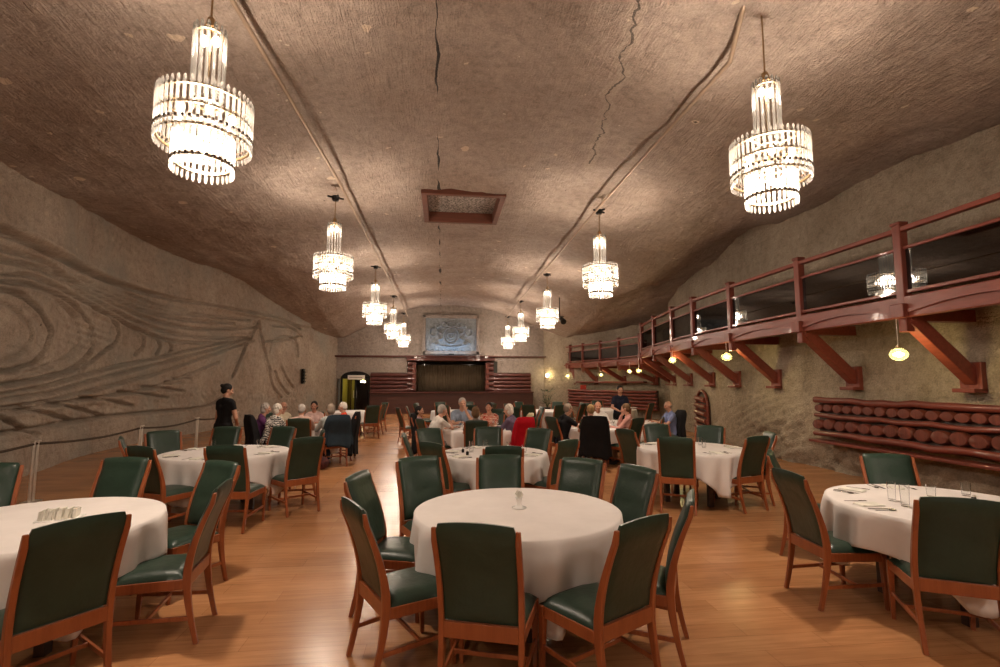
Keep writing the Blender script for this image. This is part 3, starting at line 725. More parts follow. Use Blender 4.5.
ar = empty('arched_niche', (8.35, 15.35, 0)); ar.rotation_euler = (0,0,math.radians(-11)); tag(ar, 'small arched niche barred with red logs in the right wall', 'niche')
k = 12; prof = [(-.5,.12),(.5,.12)]+[(.5*math.cos(PI*i/k), 1.0+.45*math.sin(PI*i/k)) for i in range(k+1)]
prof = [prof[0]]+[prof[1]]+prof[2:]
q = MB(); q.add([(-.02, p[0], p[1]) for p in prof]+[(.1, p[0], p[1]) for p in prof], [tuple(range(len(prof))), tuple(range(len(prof), 2*len(prof)))[::-1]]+[(i, i+len(prof), (i+1) % len(prof)+len(prof), (i+1) % len(prof)) for i in range(len(prof))])
q.build('dark_back', DARKW, ar)
for i, z in enumerate((.3,.52,.74,.96,1.18)):
    w_ = .5 if z < 1. else .44
    q = MB(); q.cyl((-.08,-w_,z-.02), (-.08,w_,z+.03), .085, n=12); q.build('log_bar', LOG, ar, angle=50)
q = MB(); pts = [(-.04, p[0]*1.03, p[1]+(.01 if p[1] > .9 else 0)) for p in prof[1:]]+[(-.04,-.515,.12)]
for a, b in zip(pts, pts[1:]): q.cyl(a, b, .045, n=8)
q.build('arch_trim', REDX, ar, angle=60)

# wall accessories
q = MB(); q.box((7.42,7.55,.47), (.06,.36,.16)); q.box((7.385,7.46,.47),(.015,.11,.11)); q.box((7.385,7.64,.47),(.015,.11,.11)); o = q.build('socket_box', WHITEP, bevel=.008); tag(o, 'pale twin socket box on the rough right wall under the log panel', 'socket')
q = MB(); q.box((7.45,26.0,1.42), (.3,.1,.3)); q.box((7.45,25.94,1.42), (.2,.02,.2)); tag(q.build('alarm_box', REDP, bevel=.01), 'small red box on the far wall beside the log panel', 'alarm')
pl = empty('leafy_plant', (5.75, 27.2, 0)); tag(pl, 'dark leafy potted plant in the far corner right of the stage', 'plant')
q = MB(); q.lathe((0,0,0), [(.16,0),(.2,.3),(.21,.34),(.17,.34)], 16); q.build('pot', BLACKM, pl, angle=40)
q = MB(); rnd = random.Random(3)
for i in range(60):
    a = rnd.uniform(0, 2*PI); h = rnd.uniform(.5, 1.3); rr = rnd.uniform(.05,.4)
    p = Vector((rr*math.cos(a), rr*math.sin(a), h)); d = Vector((math.cos(a), math.sin(a), rnd.uniform(-.3,.8))).normalized(); s_ = d.cross(Vector((0,0,1))).normalized()*.05
    q.add([p, p+d*.1+s_, p+d*.24, p+d*.1-s_], [(0,1,2,3)])
for i in range(8): a = i*.8; q.cyl((0,0,.3), (.25*math.cos(a), .25*math.sin(a), 1.0), .01, n=5)
q.build('foliage', LEAF, pl)
q = MB(); q.box((-6.62,25.0,2.0), (.1,.28,.7)); 
for z in (1.75,1.9,2.05,2.2): q.box((-6.55,25.0,z), (.06,.34,.06))
tag(q.build('wall_grille', BLACKM), 'small black slatted fixture near the far end of the carved left wall', 'fixture')
sp = empty('spotlight_cluster', (4.9, 20.5, 4.35)); tag(sp, 'pair of black stage spotlights hanging below the ceiling near the far balcony', 'spotlight')
q = MB(); q.cyl((0,0,.1), (0,0,.95), .02, n=8); q.cyl((-.28,0,.12), (.18,0,.12), .02, n=8); q.build('hanging_bar', BLACKM, sp)
for dx, rz in ((-.22,.4), (.1,-.2)):
    q = MB(); q.cyl((dx,.12,.04), (dx-.1*rz,-.2,-.12), .09, .12, n=14); q.build('lamp_head', BLACKM, sp, angle=40)

# ------------------------------------------------------------------ ceiling vent, conduits
VENTW = wood('vent_timber', (.10,.032,.018), (.17,.055,.03), .5, axis=0, coat=0)
vt = empty('ceiling_vent', (0,0,0)); tag(vt, 'square timber framed vent opening in the middle of the rock ceiling', 'vent')
q = MB(); z = 5.80
for a, b in (((VX0-.06,VY0,z),(VX1+.06,VY0,z)), ((VX0-.06,VY1,z),(VX1+.06,VY1,z)), ((VX0,VY0,z),(VX0,VY1,z)), ((VX1,VY0,z),(VX1,VY1,z))): q.beam(a, b, .12, .26)
q.build('timber_frame', VENTW, vt, bevel=.01)
GR = mat('vent_mesh', (.35,.32,.3), .6)
vv = coords(GR, (1,1,1)); L(GR, ramp(GR, tex(GR, vv, 22, 4, .8), [(.42,(.06,.05,.045)),(.6,(.5,.46,.42))]), P(GR).inputs['Base Color'])
q = MB(); q.box(((VX0+VX1)/2,(VY0+VY1)/2,5.93), (VX1-VX0,VY1-VY0,.02)); q.build('mesh_panel', GR, vt)
def conduit(pts, label):
    q = MB()
    for a, b in zip(pts, pts[1:]): q.cyl(a, b, .028, n=8)
    tag(q.build('ceiling_conduit', PIPE, angle=50), label, 'conduit')
conduit([(-2.15,3.2,5.43),(-2.06,4.74,5.42),(-1.92,9.2,5.40),(-1.92,16,5.38),(-1.9,22,5.36),(-1.9,27.5,5.30)], 'thin metal conduit running above the left row of chandeliers')
conduit([(3.0,4.3,5.72),(3.26,5.1,5.42),(3.22,9.8,5.38),(3.3,16,5.36),(3.4,22,5.34),(3.5,28,5.25)], 'thin metal conduit running above the right row of chandeliers')

# ------------------------------------------------------------------ chandeliers
CLIP = mat('dark_clip', (.05,.03,.02), .4, .5)
def rod_mb(r, h, collars):
    """one crystal rod: faceted glass, with dark metal collars where it is hooked to the rings; f2 lists the collar faces"""
    mb = MB(); k = 6
    ring = lambda z, s: [(s*r*1.45*math.cos(2*PI*i/k), s*r*math.sin(2*PI*i/k), z) for i in range(k)]
    vs = ring(-h, .45)+ring(-h+.02, 1)+ring(-.02, 1)+ring(0, .45)
    fs = [(a*k+i, a*k+(i+1) % k, (a+1)*k+(i+1) % k, (a+1)*k+i) for a in range(3) for i in range(k)]+[tuple(range(k))[::-1], tuple(range(3*k, 4*k))]
    mb.add(vs, fs); mb.nglass = len(mb.f)
    for z in collars: mb.box((0,0,z), (r*2.4, r*2.5, .022))
    return mb
TIERS = [('tower', .125, .90, .74, 15, .0105, (-.70,)), ('drum', .365, .25, .46, 44, .0105, (-.345,)), ('lower', .235, -.03, .40, 30, .010, (-.06,-.31))]   # name, radius, z top, length, count, rod radius, collars
def two_mat(mb, name, idx):
    me = mb.mesh(name, ROD, angle=30); me.materials.append(CLIP); me.polygons.foreach_set('material_index', idx); me.update(); return me
RODME = {}; TIERME = {}
for nm, R_, zt, h, n, rr, co_ in TIERS:
    base = rod_mb(rr, h, co_); idx = [0]*base.nglass+[1]*(len(base.f)-base.nglass)
    RODME[nm] = two_mat(base, 'crystal_rod', idx)
    mb = MB()
    for i in range(n):
        a = 2*PI*i/n; M_ = Matrix.Rotation(a+PI/2, 3, 'Z'); c = Vector((R_*math.cos(a), R_*math.sin(a), zt))
        mb.add([M_ @ Vector(v) + c for v in base.v], base.f)
    TIERME[nm] = two_mat(mb, 'crystal_tier', idx*n)
def ringm(R_, z, t=.012, h=.012): 
    mb = MB(); mb.lathe((0,0,z), [(R_-t,-h),(R_+t,-h),(R_+t,h),(R_-t,h)], 40, closed=True); return mb
FR = MB()
for R_, z in ((.108,.84),(.108,.20),(.35,.19),(.35,.03),(.35,-.15),(.22,-.09),(.22,-.34)):
    x = ringm(R_, z, .008, .009); FR.add(x.v, x.f)
for a in range(4):
    t_ = a*PI/2+.4; FR.cyl((.108*math.cos(t_), .108*math.sin(t_), .19), (.35*math.cos(t_), .35*math.sin(t_), .19), .007, n=6)
    FR.cyl((.22*math.cos(t_), .22*math.sin(t_), -.09), (.35*math.cos(t_), .35*math.sin(t_), .03), .007, n=6)
FR.cyl((0,0,-.1), (0,0,.92), .010, n=8)
FRME = FR.mesh('metal_frame', BRASS)
def link(nm, me, par): o = bpy.data.objects.new(nm, me); C.objects.link(o); o.parent = par; return o
BLB = MB(); BLB.ell((0,0,0), (.03,.03,.05), n=10, m=8); BULBME = BLB.mesh('bulb', BULB, smooth=True)
def chandelier(x, y, near, label, zh):
    r = empty('crystal_chandelier', (x, y, 3.95)); tag(r, label, 'chandelier', 'crystal chandeliers under the rock ceiling')
    link('metal_frame', FRME, r)
    for nm, R_, zt, h, n, rr, co_ in TIERS:
        if near:
            for i in range(n):
                a = 2*PI*i/n; o = link('crystal_rod', RODME[nm], r); o.location = (R_*math.cos(a), R_*math.sin(a), zt); o.rotation_euler = (0,0,a+PI/2)
        else: link('crystal_tier', TIERME[nm], r)
    for R_, z, n in ((.22,.06,6), (.10,-.2,3), (.05,.78,2)):
        for i in range(n):
            a = 2*PI*i/n; o = link('bulb', BULBME, r); o.location = (R_*math.cos(a), R_*math.sin(a), z)
    q = MB(); q.cyl((0,0,.93), (0,0,zh-3.95), .009, n=6); q.lathe((0,0,.9), [(.0,.12),(.03,.09),(.05,.0),(0,0)], 12)
    q.build('suspension_rod', BRASS, r)
    q = MB(); h = zh-3.95
    for a in (.5, 2.07): q.beam((.16*math.cos(a), .16*math.sin(a), h), (-.16*math.cos(a), -.16*math.sin(a), h), .03, .03)
    q.lathe((0,0,h), [(.06,-.06),(.08,.02),(.05,.04)], 14); q.build('ceiling_hook', BLACKM, r)
    for dz, e, rad in ((.05, LE[0], .16), (-.22, LE[1], .10), (.72, LE[2], .06)):
        ld = bpy.data.lights.new('chandelier_light', 'POINT'); ld.energy = e; ld.color = (1,.83,.67); ld.shadow_soft_size = rad
        lo = bpy.data.objects.new('chandelier_light', ld); C.objects.link(lo); lo.location = (x, y, 3.95+dz)
LE = (48, 84, 9)
chl = [(-2.06,4.4,1,5.62,'huge crystal chandelier, nearest of the left row, at top left'),
 (-2.13,9.9,0,5.37,'second crystal chandelier of the left row, above the left aisle'),
 (-2.12,15.9,0,5.36,'third crystal chandelier along the left conduit'),
 (-2.07,21.3,0,5.34,'fourth crystal chandelier of the left row, beside the farthest one'),
 (-2.02,26.4,0,5.3,'smallest looking, farthest crystal chandelier of the left row'),
 (3.30,4.57,1,5.72,'huge crystal chandelier, nearest of the right row, at top right'),
 (3.30,10.1,0,5.38,'second crystal chandelier of the right row, above the balcony bend'),
 (3.50,16.4,0,5.36,'third crystal chandelier along the right conduit'),
 (3.48,22.0,0,5.34,'fourth crystal chandelier of the right row, just right of the farthest one'),
 (3.55,27.0,0,5.28,'smallest looking, farthest crystal chandelier of the right row')]
chl += [(-2.08,-1.1,0,5.4,'crystal chandelier of the left row behind the viewpoint'), (3.28,-1.1,0,5.4,'crystal chandelier of the right row behind the viewpoint'),
 (-2.08,-6.4,0,5.4,'last crystal chandelier of the left row behind the viewpoint'), (3.28,-6.4,0,5.4,'last crystal chandelier of the right row behind the viewpoint')]
for x, y, n, zh, lab in chl: chandelier(x, y, n, lab, zh)

# cool floodlight for the carved panel, mounted on the lintel
fd = empty('floodlight', (.5, BY-.5, 3.24)); tag(fd, 'small dark floodlight on the stage lintel aimed up at the carved panel', 'floodlight')
q = MB(); q.box((0,0,.03), (.3,.12,.06)); q.build('housing', BLACKM, fd)
ld = bpy.data.lights.new('panel_flood', 'AREA'); ld.shape = 'RECTANGLE'; ld.size = 2.2; ld.size_y = .08; ld.energy = 5; ld.color = (.45,.70,1)
lo = bpy.data.objects.new('panel_flood', ld); C.objects.link(lo); lo.location = (.5, BY-.62, 3.32); lo.rotation_euler = (math.radians(150), 0, 0)
ld = bpy.data.lights.new('passage_light', 'POINT'); ld.energy = 9; ld.color = (1,.85,.3); ld.shadow_soft_size = .15
lo = bpy.data.objects.new('passage_light', ld); C.objects.link(lo); lo.location = (-4.5, BY+.7, 1.7)

# ------------------------------------------------------------------ fence
fn = empty('post_and_rope_fence', (0,0,0)); tag(fn, 'low fence of steel posts and dark rope along the carved left wall', 'fence')
fy = [5.7, 8.2, 10.75, 13.0, 15.3]
for y in fy:
    x = -5.92+.01*(y-8)
    q = MB(); q.cyl((x,y-.035,0), (x,y-.035,.88), .019, n=10); q.cyl((x,y+.035,0), (x,y+.035,.88), .019, n=10)
    q.box((x,y,.88), (.06,.13,.02)); q.box((x,y,.01), (.16,.2,.02)); q.build('post', STEEL, fn, angle=50)
for a, b in zip(fy, fy[1:]):
    q = MB(); k = 10
    for i in range(k):
        f0, f1 = i/k, (i+1)/k; s0, s1 = (-.06*math.sin(PI*f_) for f_ in (f0, f1))
        q.cyl((-5.92+.01*(a+(b-a)*f0-8), a+(b-a)*f0, .84+s0), (-5.92+.01*(a+(b-a)*f1-8), a+(b-a)*f1, .84+s1), .018, n=8)
    q.build('rope', ROPE, fn, angle=70)

# ------------------------------------------------------------------ chairs
def chair_proto():
    r = empty('dining_chair', (0,0,0))
    yb = lambda z: -.285+.075*math.sin(PI*min(1, max(0, z/.92)))**1.0*1.0 - (.0 if z < .45 else .070*((z-.45)/.53)**1.4)
    for sx in (-1, 1):
        pts, secs = [], []
        for k in range(15):
            z = .985*k/14; w = .031; d = .030+.020*math.exp(-((z-.45)/.25)**2)
            if k == 14: w *= .8; d *= .7
            pts.append((sx*(.215+.012*z), yb(z), z)); secs.append([(-w/2,-d/2,0),(w/2,-d/2,0),(w/2,d/2,0),(-w/2,d/2,0)])
        q = MB(); q.sweep(pts, secs); q.build('back_leg', CHWOOD, r, angle=50, bevel=.005)
        pts, secs = [], []
        for k in range(7):
            z = .43*k/6; w = .026+.016*(z/.43)
            pts.append((sx*(.235-.004*(1-z/.43)), .215+.02*(1-z/.43), z)); secs.append([(-w/2,-w/2,0),(w/2,-w/2,0),(w/2,w/2,0),(-w/2,w/2,0)])
        q = MB(); q.sweep(pts, secs); q.build('front_leg', CHWOOD, r, angle=50, bevel=.004)
    q = MB()
    for sx in (-1, 1): q.beam((sx*.222,-.215,.395), (sx*.236,.215,.395), .022, .065)
    q.beam((-.235,.222,.395), (.235,.222,.395), .022, .065); q.beam((-.215,-.218,.415), (.215,-.218,.415), .024, .085)
    q.build('seat_frame', CHWOOD, r, bevel=.004)
    for sx in (-1, 1):
        q = MB(); q.beam((sx*.218,-.245,.17), (sx*.232,.222,.19), .016, .028); q.build('side_stretcher', CHWOOD, r, bevel=.003)
    q = MB(); q.beam((-.224,.02,.18), (.224,.02,.18), .016, .026); q.build('cross_stretcher', CHWOOD, r, bevel=.003)
    # seat pad
    mb = MB(); nx, ny = 12, 12; rows = []
    def seat_pt(u, v, top):
        hw = .222+.022*v; x = (u*2-1); y = -.195+.435*v
        e = (1-abs(x)**6)*(1-abs(v*2-1)**8)
        return (x*hw, y, (.430+.045*e**.5+.012*(1-x*x)*math.sin(PI*v)) if top else .428)
    for t_ in (1, 0):
        for i in range(nx+1):
            for j in range(ny+1): mb.v.append(seat_pt(i/nx, j/ny, t_))
    n1 = (nx+1)*(ny+1); I = lambda i, j, t_=0: t_*n1+i*(ny+1)+j
    for i in range(nx):
        for j in range(ny): mb.f.append((I(i,j), I(i+1,j), I(i+1,j+1), I(i,j+1))); mb.f.append((I(i,j,1), I(i,j+1,1), I(i+1,j+1,1), I(i+1,j,1)))
    for i in range(nx): mb.f += [(I(i,0), I(i,0,1), I(i+1,0,1), I(i+1,0)), (I(i,ny), I(i+1,ny), I(i+1,ny,1), I(i,ny,1))]
    for j in range(ny): mb.f += [(I(0,j), I(0,j+1), I(0,j+1,1), I(0,j,1)), (I(nx,j), I(nx,j,1), I(nx,j+1,1), I(nx,j+1))]
    mb.build('seat', GREEN, r, smooth=True, angle=60)
    # back pad
    mb = MB(); nx, nz = 12, 20
    def bp(u, v, front):
        x = u*2-1; z = .465+.553*v; hw = .205+.010*v
        if v > .9: hw -= .012*((v-.9)/.1)**2
        zz = z - (.012*x*x)*max(0, (v-.7)/.3)
        e = ((1-abs(x)**8)*(1-abs(v*2-1)**14))**.5
        y = yb(z)
        if front: y += .012+.026*e+.010*math.sin(PI*v)*(1-x*x)-.010*math.exp(-((v-.45)/.05)**2)*math.exp(-(x/.35)**2)
        else: y += -.004-.012*e
        return (x*hw, y, zz)
    for t_ in (1, 0):
        for i in range(nx+1):
            for j in range(nz+1): mb.v.append(bp(i/nx, j/nz, t_))
    n1 = (nx+1)*(nz+1); I = lambda i, j, t_=0: t_*n1+i*(nz+1)+j
    for i in range(nx):
        for j in range(nz): mb.f.append((I(i,j), I(i,j+1), I(i+1,j+1), I(i+1,j))); mb.f.append((I(i,j,1), I(i+1,j,1), I(i+1,j+1,1), I(i,j+1,1)))
    for i in range(nx): mb.f += [(I(i,0), I(i+1,0), I(i+1,0,1), I(i,0,1)), (I(i,nz), I(i,nz,1), I(i+1,nz,1), I(i+1,nz))]
    for j in range(nz): mb.f += [(I(0,j), I(0,j,1), I(0,j+1,1), I(0,j+1)), (I(nx,j), I(nx,j+1), I(nx,j+1,1), I(nx,j,1))]
    mb.build('backrest', GREEN, r, smooth=True, angle=60)
    return r
CH0 = chair_proto(); used = [False]
def chair(x, y, th, label, group):
    """x, y: where the middle of the seat stands; th: the way it faces, degrees from +X"""
    o = CH0 if not used[0] else copy_tree(CH0); used[0] = True
    o.location = (x, y, 0); o.rotation_euler = (0,0,math.radians(th-90)); tag(o, label, 'chair', group); return o
def chair_b(bx, by, th, label, group):
    a = math.radians(th); return chair(bx+.355*math.cos(a), by+.355*math.sin(a), th, label, group)

# ------------------------------------------------------------------ tables
def tablecloth_mb(R_, hang, corner, rot, seed):
    rnd = random.Random(seed); ph = [rnd.uniform(0, 6.28) for _ in range(6)]
    n = 144; prof_n = 12; mb = MB()
    side = R_+hang
    mb.v.append((0,0,.762))
    rings = [(.25,0),(.5,0),(.75,0),(.9,0),(.975,0)]
    for f_, _ in rings:
        for i in range(n): a = 2*PI*i/n; mb.v.append((R_*f_*math.cos(a), R_*f_*math.sin(a), .762+.0015*noise.noise(Vector((R_*f_*math.cos(a)*4, R_*f_*math.sin(a)*4, seed)))))
    for k in range(prof_n+1):
        t = k/prof_n
        for i in range(n):
            a = 2*PI*i/n; b = a-rot
            dsq = min(side/max(abs(math.cos(b)), 1e-6), side/max(abs(math.sin(b)), 1e-6))
            drop = min(dsq-R_, corner)
            cr = max(0, (drop-hang)/(corner-hang))
            z = .758-drop*t
            if k == 0: z = .760; 
            fold = .028*math.sin(9*a+ph[0])+.024*math.sin(16*a+ph[1])+.012*math.sin(25*a+ph[2])
            rr = R_+.012*min(1, t*6)+fold*t**.7*(.75+.9*cr)+.02*t*(1-cr)-.05*cr*t
            # at the corners the cloth folds to both sides of the point
            rr += .045*cr*t*math.cos(8*(b % (PI/2)-PI/4)*2)
            if k == 0: rr = R_
            mb.v.append((rr*math.cos(a), rr*math.sin(a), z))
    idx = lambda k, i: 1+k*n+(i % n)
    for i in range(n): mb.f.append((0, idx(0,i), idx(0,i+1)))
    for k in range(len(rings)+prof_n):
        for i in range(n): mb.f.append((idx(k,i), idx(k+1,i), idx(k+1,i+1), idx(k,i+1)))
    return mb
def table(x, y, R_, rot, seed, label, clabel, hang=.27, corner=.56):
    r = empty('round_table', (x, y, 0)); tag(r, label, 'table', 'round dining tables')
    q = MB(); q.lathe((0,0,0), [(R_-.015,.725),(R_-.015,.752)], 48); q.build('table_top', DARKW, r)
    for k in range(4):
        a = PI/4+k*PI/2+rot; q = MB(); q.beam((.42*math.cos(a), .42*math.sin(a), 0), (.42*math.cos(a), .42*math.sin(a), .725), .07, .07); q.build('leg', DARKW, r, bevel=.005)
    q = MB(); 
    for k in (0, 1): a = PI/4+k*PI/2+rot; q.beam((.42*math.cos(a), .42*math.sin(a), .69), (-.42*math.cos(a), -.42*math.sin(a), .69), .05, .07)
    q.build('cross_rail', DARKW, r)
    o = tablecloth_mb(R_, hang, corner, rot, seed).build('tablecloth', CLOTH, smooth=True); o.location = (x, y, 0)
    s_ = o.modifiers.new('s', 'SOLIDIFY'); s_.thickness = .003; s_.offset = 1
    tag(o, clabel, 'tablecloth', 'white tablecloths')
T = [
 (.59,3.95,.79,.87,1,'bare round table nearest the camera in the middle','plain white cloth on the nearest middle table, holding only one small napkin stand'),
 (-2.86,3.98,.79,.1,2,'round table at the left edge of the picture behind the big green chair','white cloth on the left edge table with a bundle of napkins on it'),
 (-3.0,7.55,.82,.5,3,'set round table on the left in front of the waitress','white cloth on the set table in front of the waitress'),
 (.72,7.05,.75,.35,4,'set round table behind the nearest middle table','white cloth on the set table behind the nearest middle table'),
 (3.72,7.25,.78,.9,5,'set round table between the middle and the right log panel','white cloth on the set table near the arched niche'),
 (4.03,3.72,.80,.2,6,'set round table at the right edge of the picture','white cloth on the right edge table laid with cutlery and glasses'),
 (-3.0,11.75,.85,.3,7,'dining table of the guest group on the left','white cloth on the left guest group table'),
 (.78,10.75,.85,.6,8,'dining table of the guest group in the middle','white cloth on the middle guest group table'),
 (3.35,10.9,.85,.2,9,'dining table of the guest group on the right','white cloth on the right guest group table, by the waiter'),
 (4.75,12.1,.62,.4,10,'small round table beside the bald guest in blue','white cloth on the small table beside the bald guest in blue'),
 (-3.0,17.3,.75,.2,11,'empty round table near the glazed door','white cloth on the empty table near the glazed door'),
 (.45,17.2,.8,.7,12,'empty round table in front of the stage, behind the middle guests','white cloth on the empty table in front of the stage'),
 (3.5,17.0,.8,.5,13,'empty round table right of the stage front','white cloth on the empty table right of the stage front'),
 (6.0,17.6,.95,.3,14,'wide empty table in front of the far log panel','white cloth on the wide table in front of the far log panel'),
]
for a in T: table(*a)

G = 'green leather chair'
CHB = [ # back-top centre, facing
 # T1
 (.18,2.68,72,G+' with its back to the camera at the nearest middle table',1),
 (1.10,2.69,120,G+' seen from behind at the front right of the nearest middle table',1),
 (1.65,3.22,152,G+' seen edge-on at the right side of the nearest middle table',1),
 (1.71,4.30,-157,G+' facing us at the right rear of the nearest middle table',1),
 (1.35,4.79,-130,G+' behind the right rear rim of the nearest middle table',1),
 (.59,5.12,-95,G+' with a creased back, directly behind the nearest middle table',1),
 (-.22,5.09,-64,G+' at the left rear of the nearest middle table beside the aisle',1),
 (-.67,4.25,-15,G+' at the left of the nearest middle table, second from the front',1),
 (-.54,3.25,27,G+' at the front left of the nearest middle table, shiny seat showing',1),
 # T2
 (-1.93,3.03,143,'large '+G+' seen from behind in the bottom left corner',2),
 (-1.58,3.97,-172,G+' side-on at the right of the left edge table, wooden post showing',2),
 (-2.03,5.02,-120,G+' behind the side-on chair at the left edge table',2),
 (-3.05,5.36,-95,G+' facing us behind the rim of the left edge table',2),
 (-4.05,5.10,-70,G+' cut by the left picture edge in front of the fence',2),
 # T3
 (-2.49,6.22,86,G+' with its back to us at the table in front of the waitress',3),
 (-3.42,6.25,64,G+' at the front left of the waitress\'s table, seat showing',3),
 (-4.15,8.15,-50,G+' by a fence post at the left rear of the waitress\'s table',3),
 (-3.49,8.78,-92,G+' just below the standing waitress, facing us',3),
 (-2.58,8.70,-110,G+' behind the right rear of the table in front of the waitress',3),
 (-1.76,7.02,130,G+' seen from behind at the right of the waitress\'s table',3),
 (-1.80,8.05,-165,G+' edge-on at the right rear of the waitress\'s table',3),
 (-4.28,7.35,28,G+' edge-on beside the fence at the left of the set table',3),
 # T4
 (.71,5.80,86,G+' half hidden behind the creased chair, back to us',4),
 (-.13,6.22,42,G+' turned away at the front left of the second middle table',4),
 (-.54,7.34,0,'narrow edge-on '+G+' left of the second middle table, by the aisle',4),
 (-.20,8.11,-60,G+' at the second middle table, below the man in white',4),
 (.76,8.25,-98,G+' at the far side of the second middle table, facing us',4),
 (1.54,7.91,-132,G+' at the right rear of the second middle table below the red jacket',4),
 (1.60,6.31,128,G+' turned away at the right of the second middle table, seat showing',4),
 # T5
 (3.10,6.45,62,G+' with its back to us at the table near the arched niche',5),
 (4.25,6.42,108,G+' seen from behind at the front right of the table near the niche',5),
 (4.80,6.95,165,G+' at the right of the table near the niche, facing left',5),
 (4.48,8.05,-128,G+' below the arched niche, facing us',5),
 (2.84,7.62,20,G+' at the left of the table near the niche, seat showing',5),
 (3.72,8.47,-95,G+' facing us at the niche table, below the bald guest in blue',5),
 # T6
 (2.85,3.93,-4,G+' at the left of the right edge table, facing right',6),
 (4.52,4.72,-112,G+' facing us behind the right edge table, below the log panel',6),
 (3.27,2.90,62,'large '+G+' with its back to us at the right edge table',6),
 (3.50,5.10,-38,G+' at the left rear of the right edge table, partly hidden',6),
 (4.95,3.0,120,G+' cut by the right picture edge at the right edge table',6),
 # T7
 (-2.85,10.55,93,G+' holding the guest in pink, back to us, at the left group table',7),
 (-2.10,10.72,118,G+' with a blue jacket over its back at the left group table',7),
 (-1.90,11.80,180,G+' under the long black coat at the left group table',7),
 (-3.95,10.95,35,G+' of the guest in black and white at the left group table',7),
 (-4.15,11.5,10,G+' of the purple clad guest at the left group table',7),
 (-4.0,12.5,-38,G+' of the bald guest at the left group table',7),
 (-3.1,12.9,-88,G+' of the dark haired guest at the left group table',7),
 # T8
 (.66,9.60,88,G+' with its back to us holding the brown haired guest',8),
 (-.42,10.15,25,G+' of the man in white at the middle group table',8),
 (-.60,11.15,-10,G+' under the black coat at the middle group table',8),
 (.45,11.95,-75,G+' of the man in pale blue at the middle group table',8),
 (1.25,11.85,-110,G+' of the guest in red at the middle group table',8),
 (1.72,10.05,112,G+' under the bright red jacket at the middle group table',8),
 (1.95,10.9,-175,G+' with a cream scarf over it at the middle group table',8),
 # T9
 (3.02,9.75,80,G+' under the wide black coat at the right group table',9),
 (2.28,10.45,20,G+' of the man in black at the right group table',9),
 (3.95,9.85,125,G+' of the guest in pink at the right group table',9),
 (3.80,12.05,-105,G+' of the balding man in white at the right group table',9),
 (4.55,10.0,150,'tall '+G+' behind the guest in pink, half turned away',9),
 (5.75,11.6,175,G+' under the black jacket of the bald guest in blue',10),
 # far tables
 (-1.9,17.0,170,G+' right of the empty table near the glazed door, seat catching light',11),
 (-2.1,15.9,115,G+' nearest us at the empty table near the glazed door',11),
 (-2.0,18.3,-140,G+' behind the others at the empty table near the glazed door',11),
]
def table_of(i): return T[i-1]
for bx, by, th, lab, g in CHB: chair_b(bx, by, th, lab, 'green leather chairs')
for ti, angs, nm in ((12, (200,250,290,340,20,70,110,160), 'the empty table before the stage'), (13, (190,235,280,325,10,60,120), 'the table right of the stage front'), (14, (185,225,270,320,90), 'the wide table by the far logs')):
    tx, ty, tr = T[ti-1][:3]
    for a in angs:
        ar_ = math.radians(a); d = tr+.24
        side = 'near' if math.sin(ar_) < -.25 else ('far' if math.sin(ar_) > .25 else 'middle')
        chair(tx+d*math.cos(ar_), ty+d*math.sin(ar_), a+180+random.uniform(-8,8), 'dark green chair on the %s side of %s' % (side, nm), 'chairs on the %s side of %s' % (side, nm))
for x, y, th in ((2.3,13.6,170),(2.55,14.4,190),(2.0,14.9,100),(-.9,14.6,20),(-.7,15.4,0),(1.6,13.9,80)):
    chair(x, y, th, 'loose dark green dining chair standing in the rows behind the middle guests', 'loose chairs behind the middle guests')

# ------------------------------------------------------------------ tableware
def tumbler(x, y, h, r, label, group, seed=0):
    q = MB(); q.lathe((0,0,0), [(r*.8,0),(r,h),(r-.0025,h),(r*.8-.002,.012),(0.0001,.012)], 20); o = q.build('drinking_glass', GLASS, smooth=True, angle=50); o.location = (x, y, .7665); tag(o, label, 'glass', group)
forkm = MB(); forkm.box((0,-.03,.002), (.007,.12,.003)); forkm.box((0,.045,.003), (.022,.03,.003))
for dx in (-.008,-.003,.003,.008): forkm.box((dx,.075,.003), (.003,.034,.002))
FORK = forkm.mesh('fork', CUT)
kn = MB(); kn.box((0,-.06,.003), (.012,.09,.006)); kn.add([(-.007,-.015,.002),(.007,-.015,.002),(.009,.08,.002),(-.002,.10,.002),(-.007,-.015,.005),(.007,-.015,.004),(.009,.08,.003),(-.002,.10,.004)], [(3,2,1,0),(4,5,6,7),(0,1,5,4),(1,2,6,5),(2,3,7,6),(3,0,4,7)])
KNIFE = kn.mesh('knife', CUT)
spn = MB(); spn.box((0,-.03,.003), (.006,.12,.003)); spn.ell((0,.045,.005), (.019,.028,.005), n=12, m=6); SPOON = spn.mesh('spoon', CUT, smooth=True)
def ware(nm, me, x, y, rz, label, cat, group):
    o = bpy.data.objects.new(nm, me); C.objects.link(o); o.location = (x, y, .7668); o.rotation_euler = (0,0,rz); tag(o, label, cat, group)
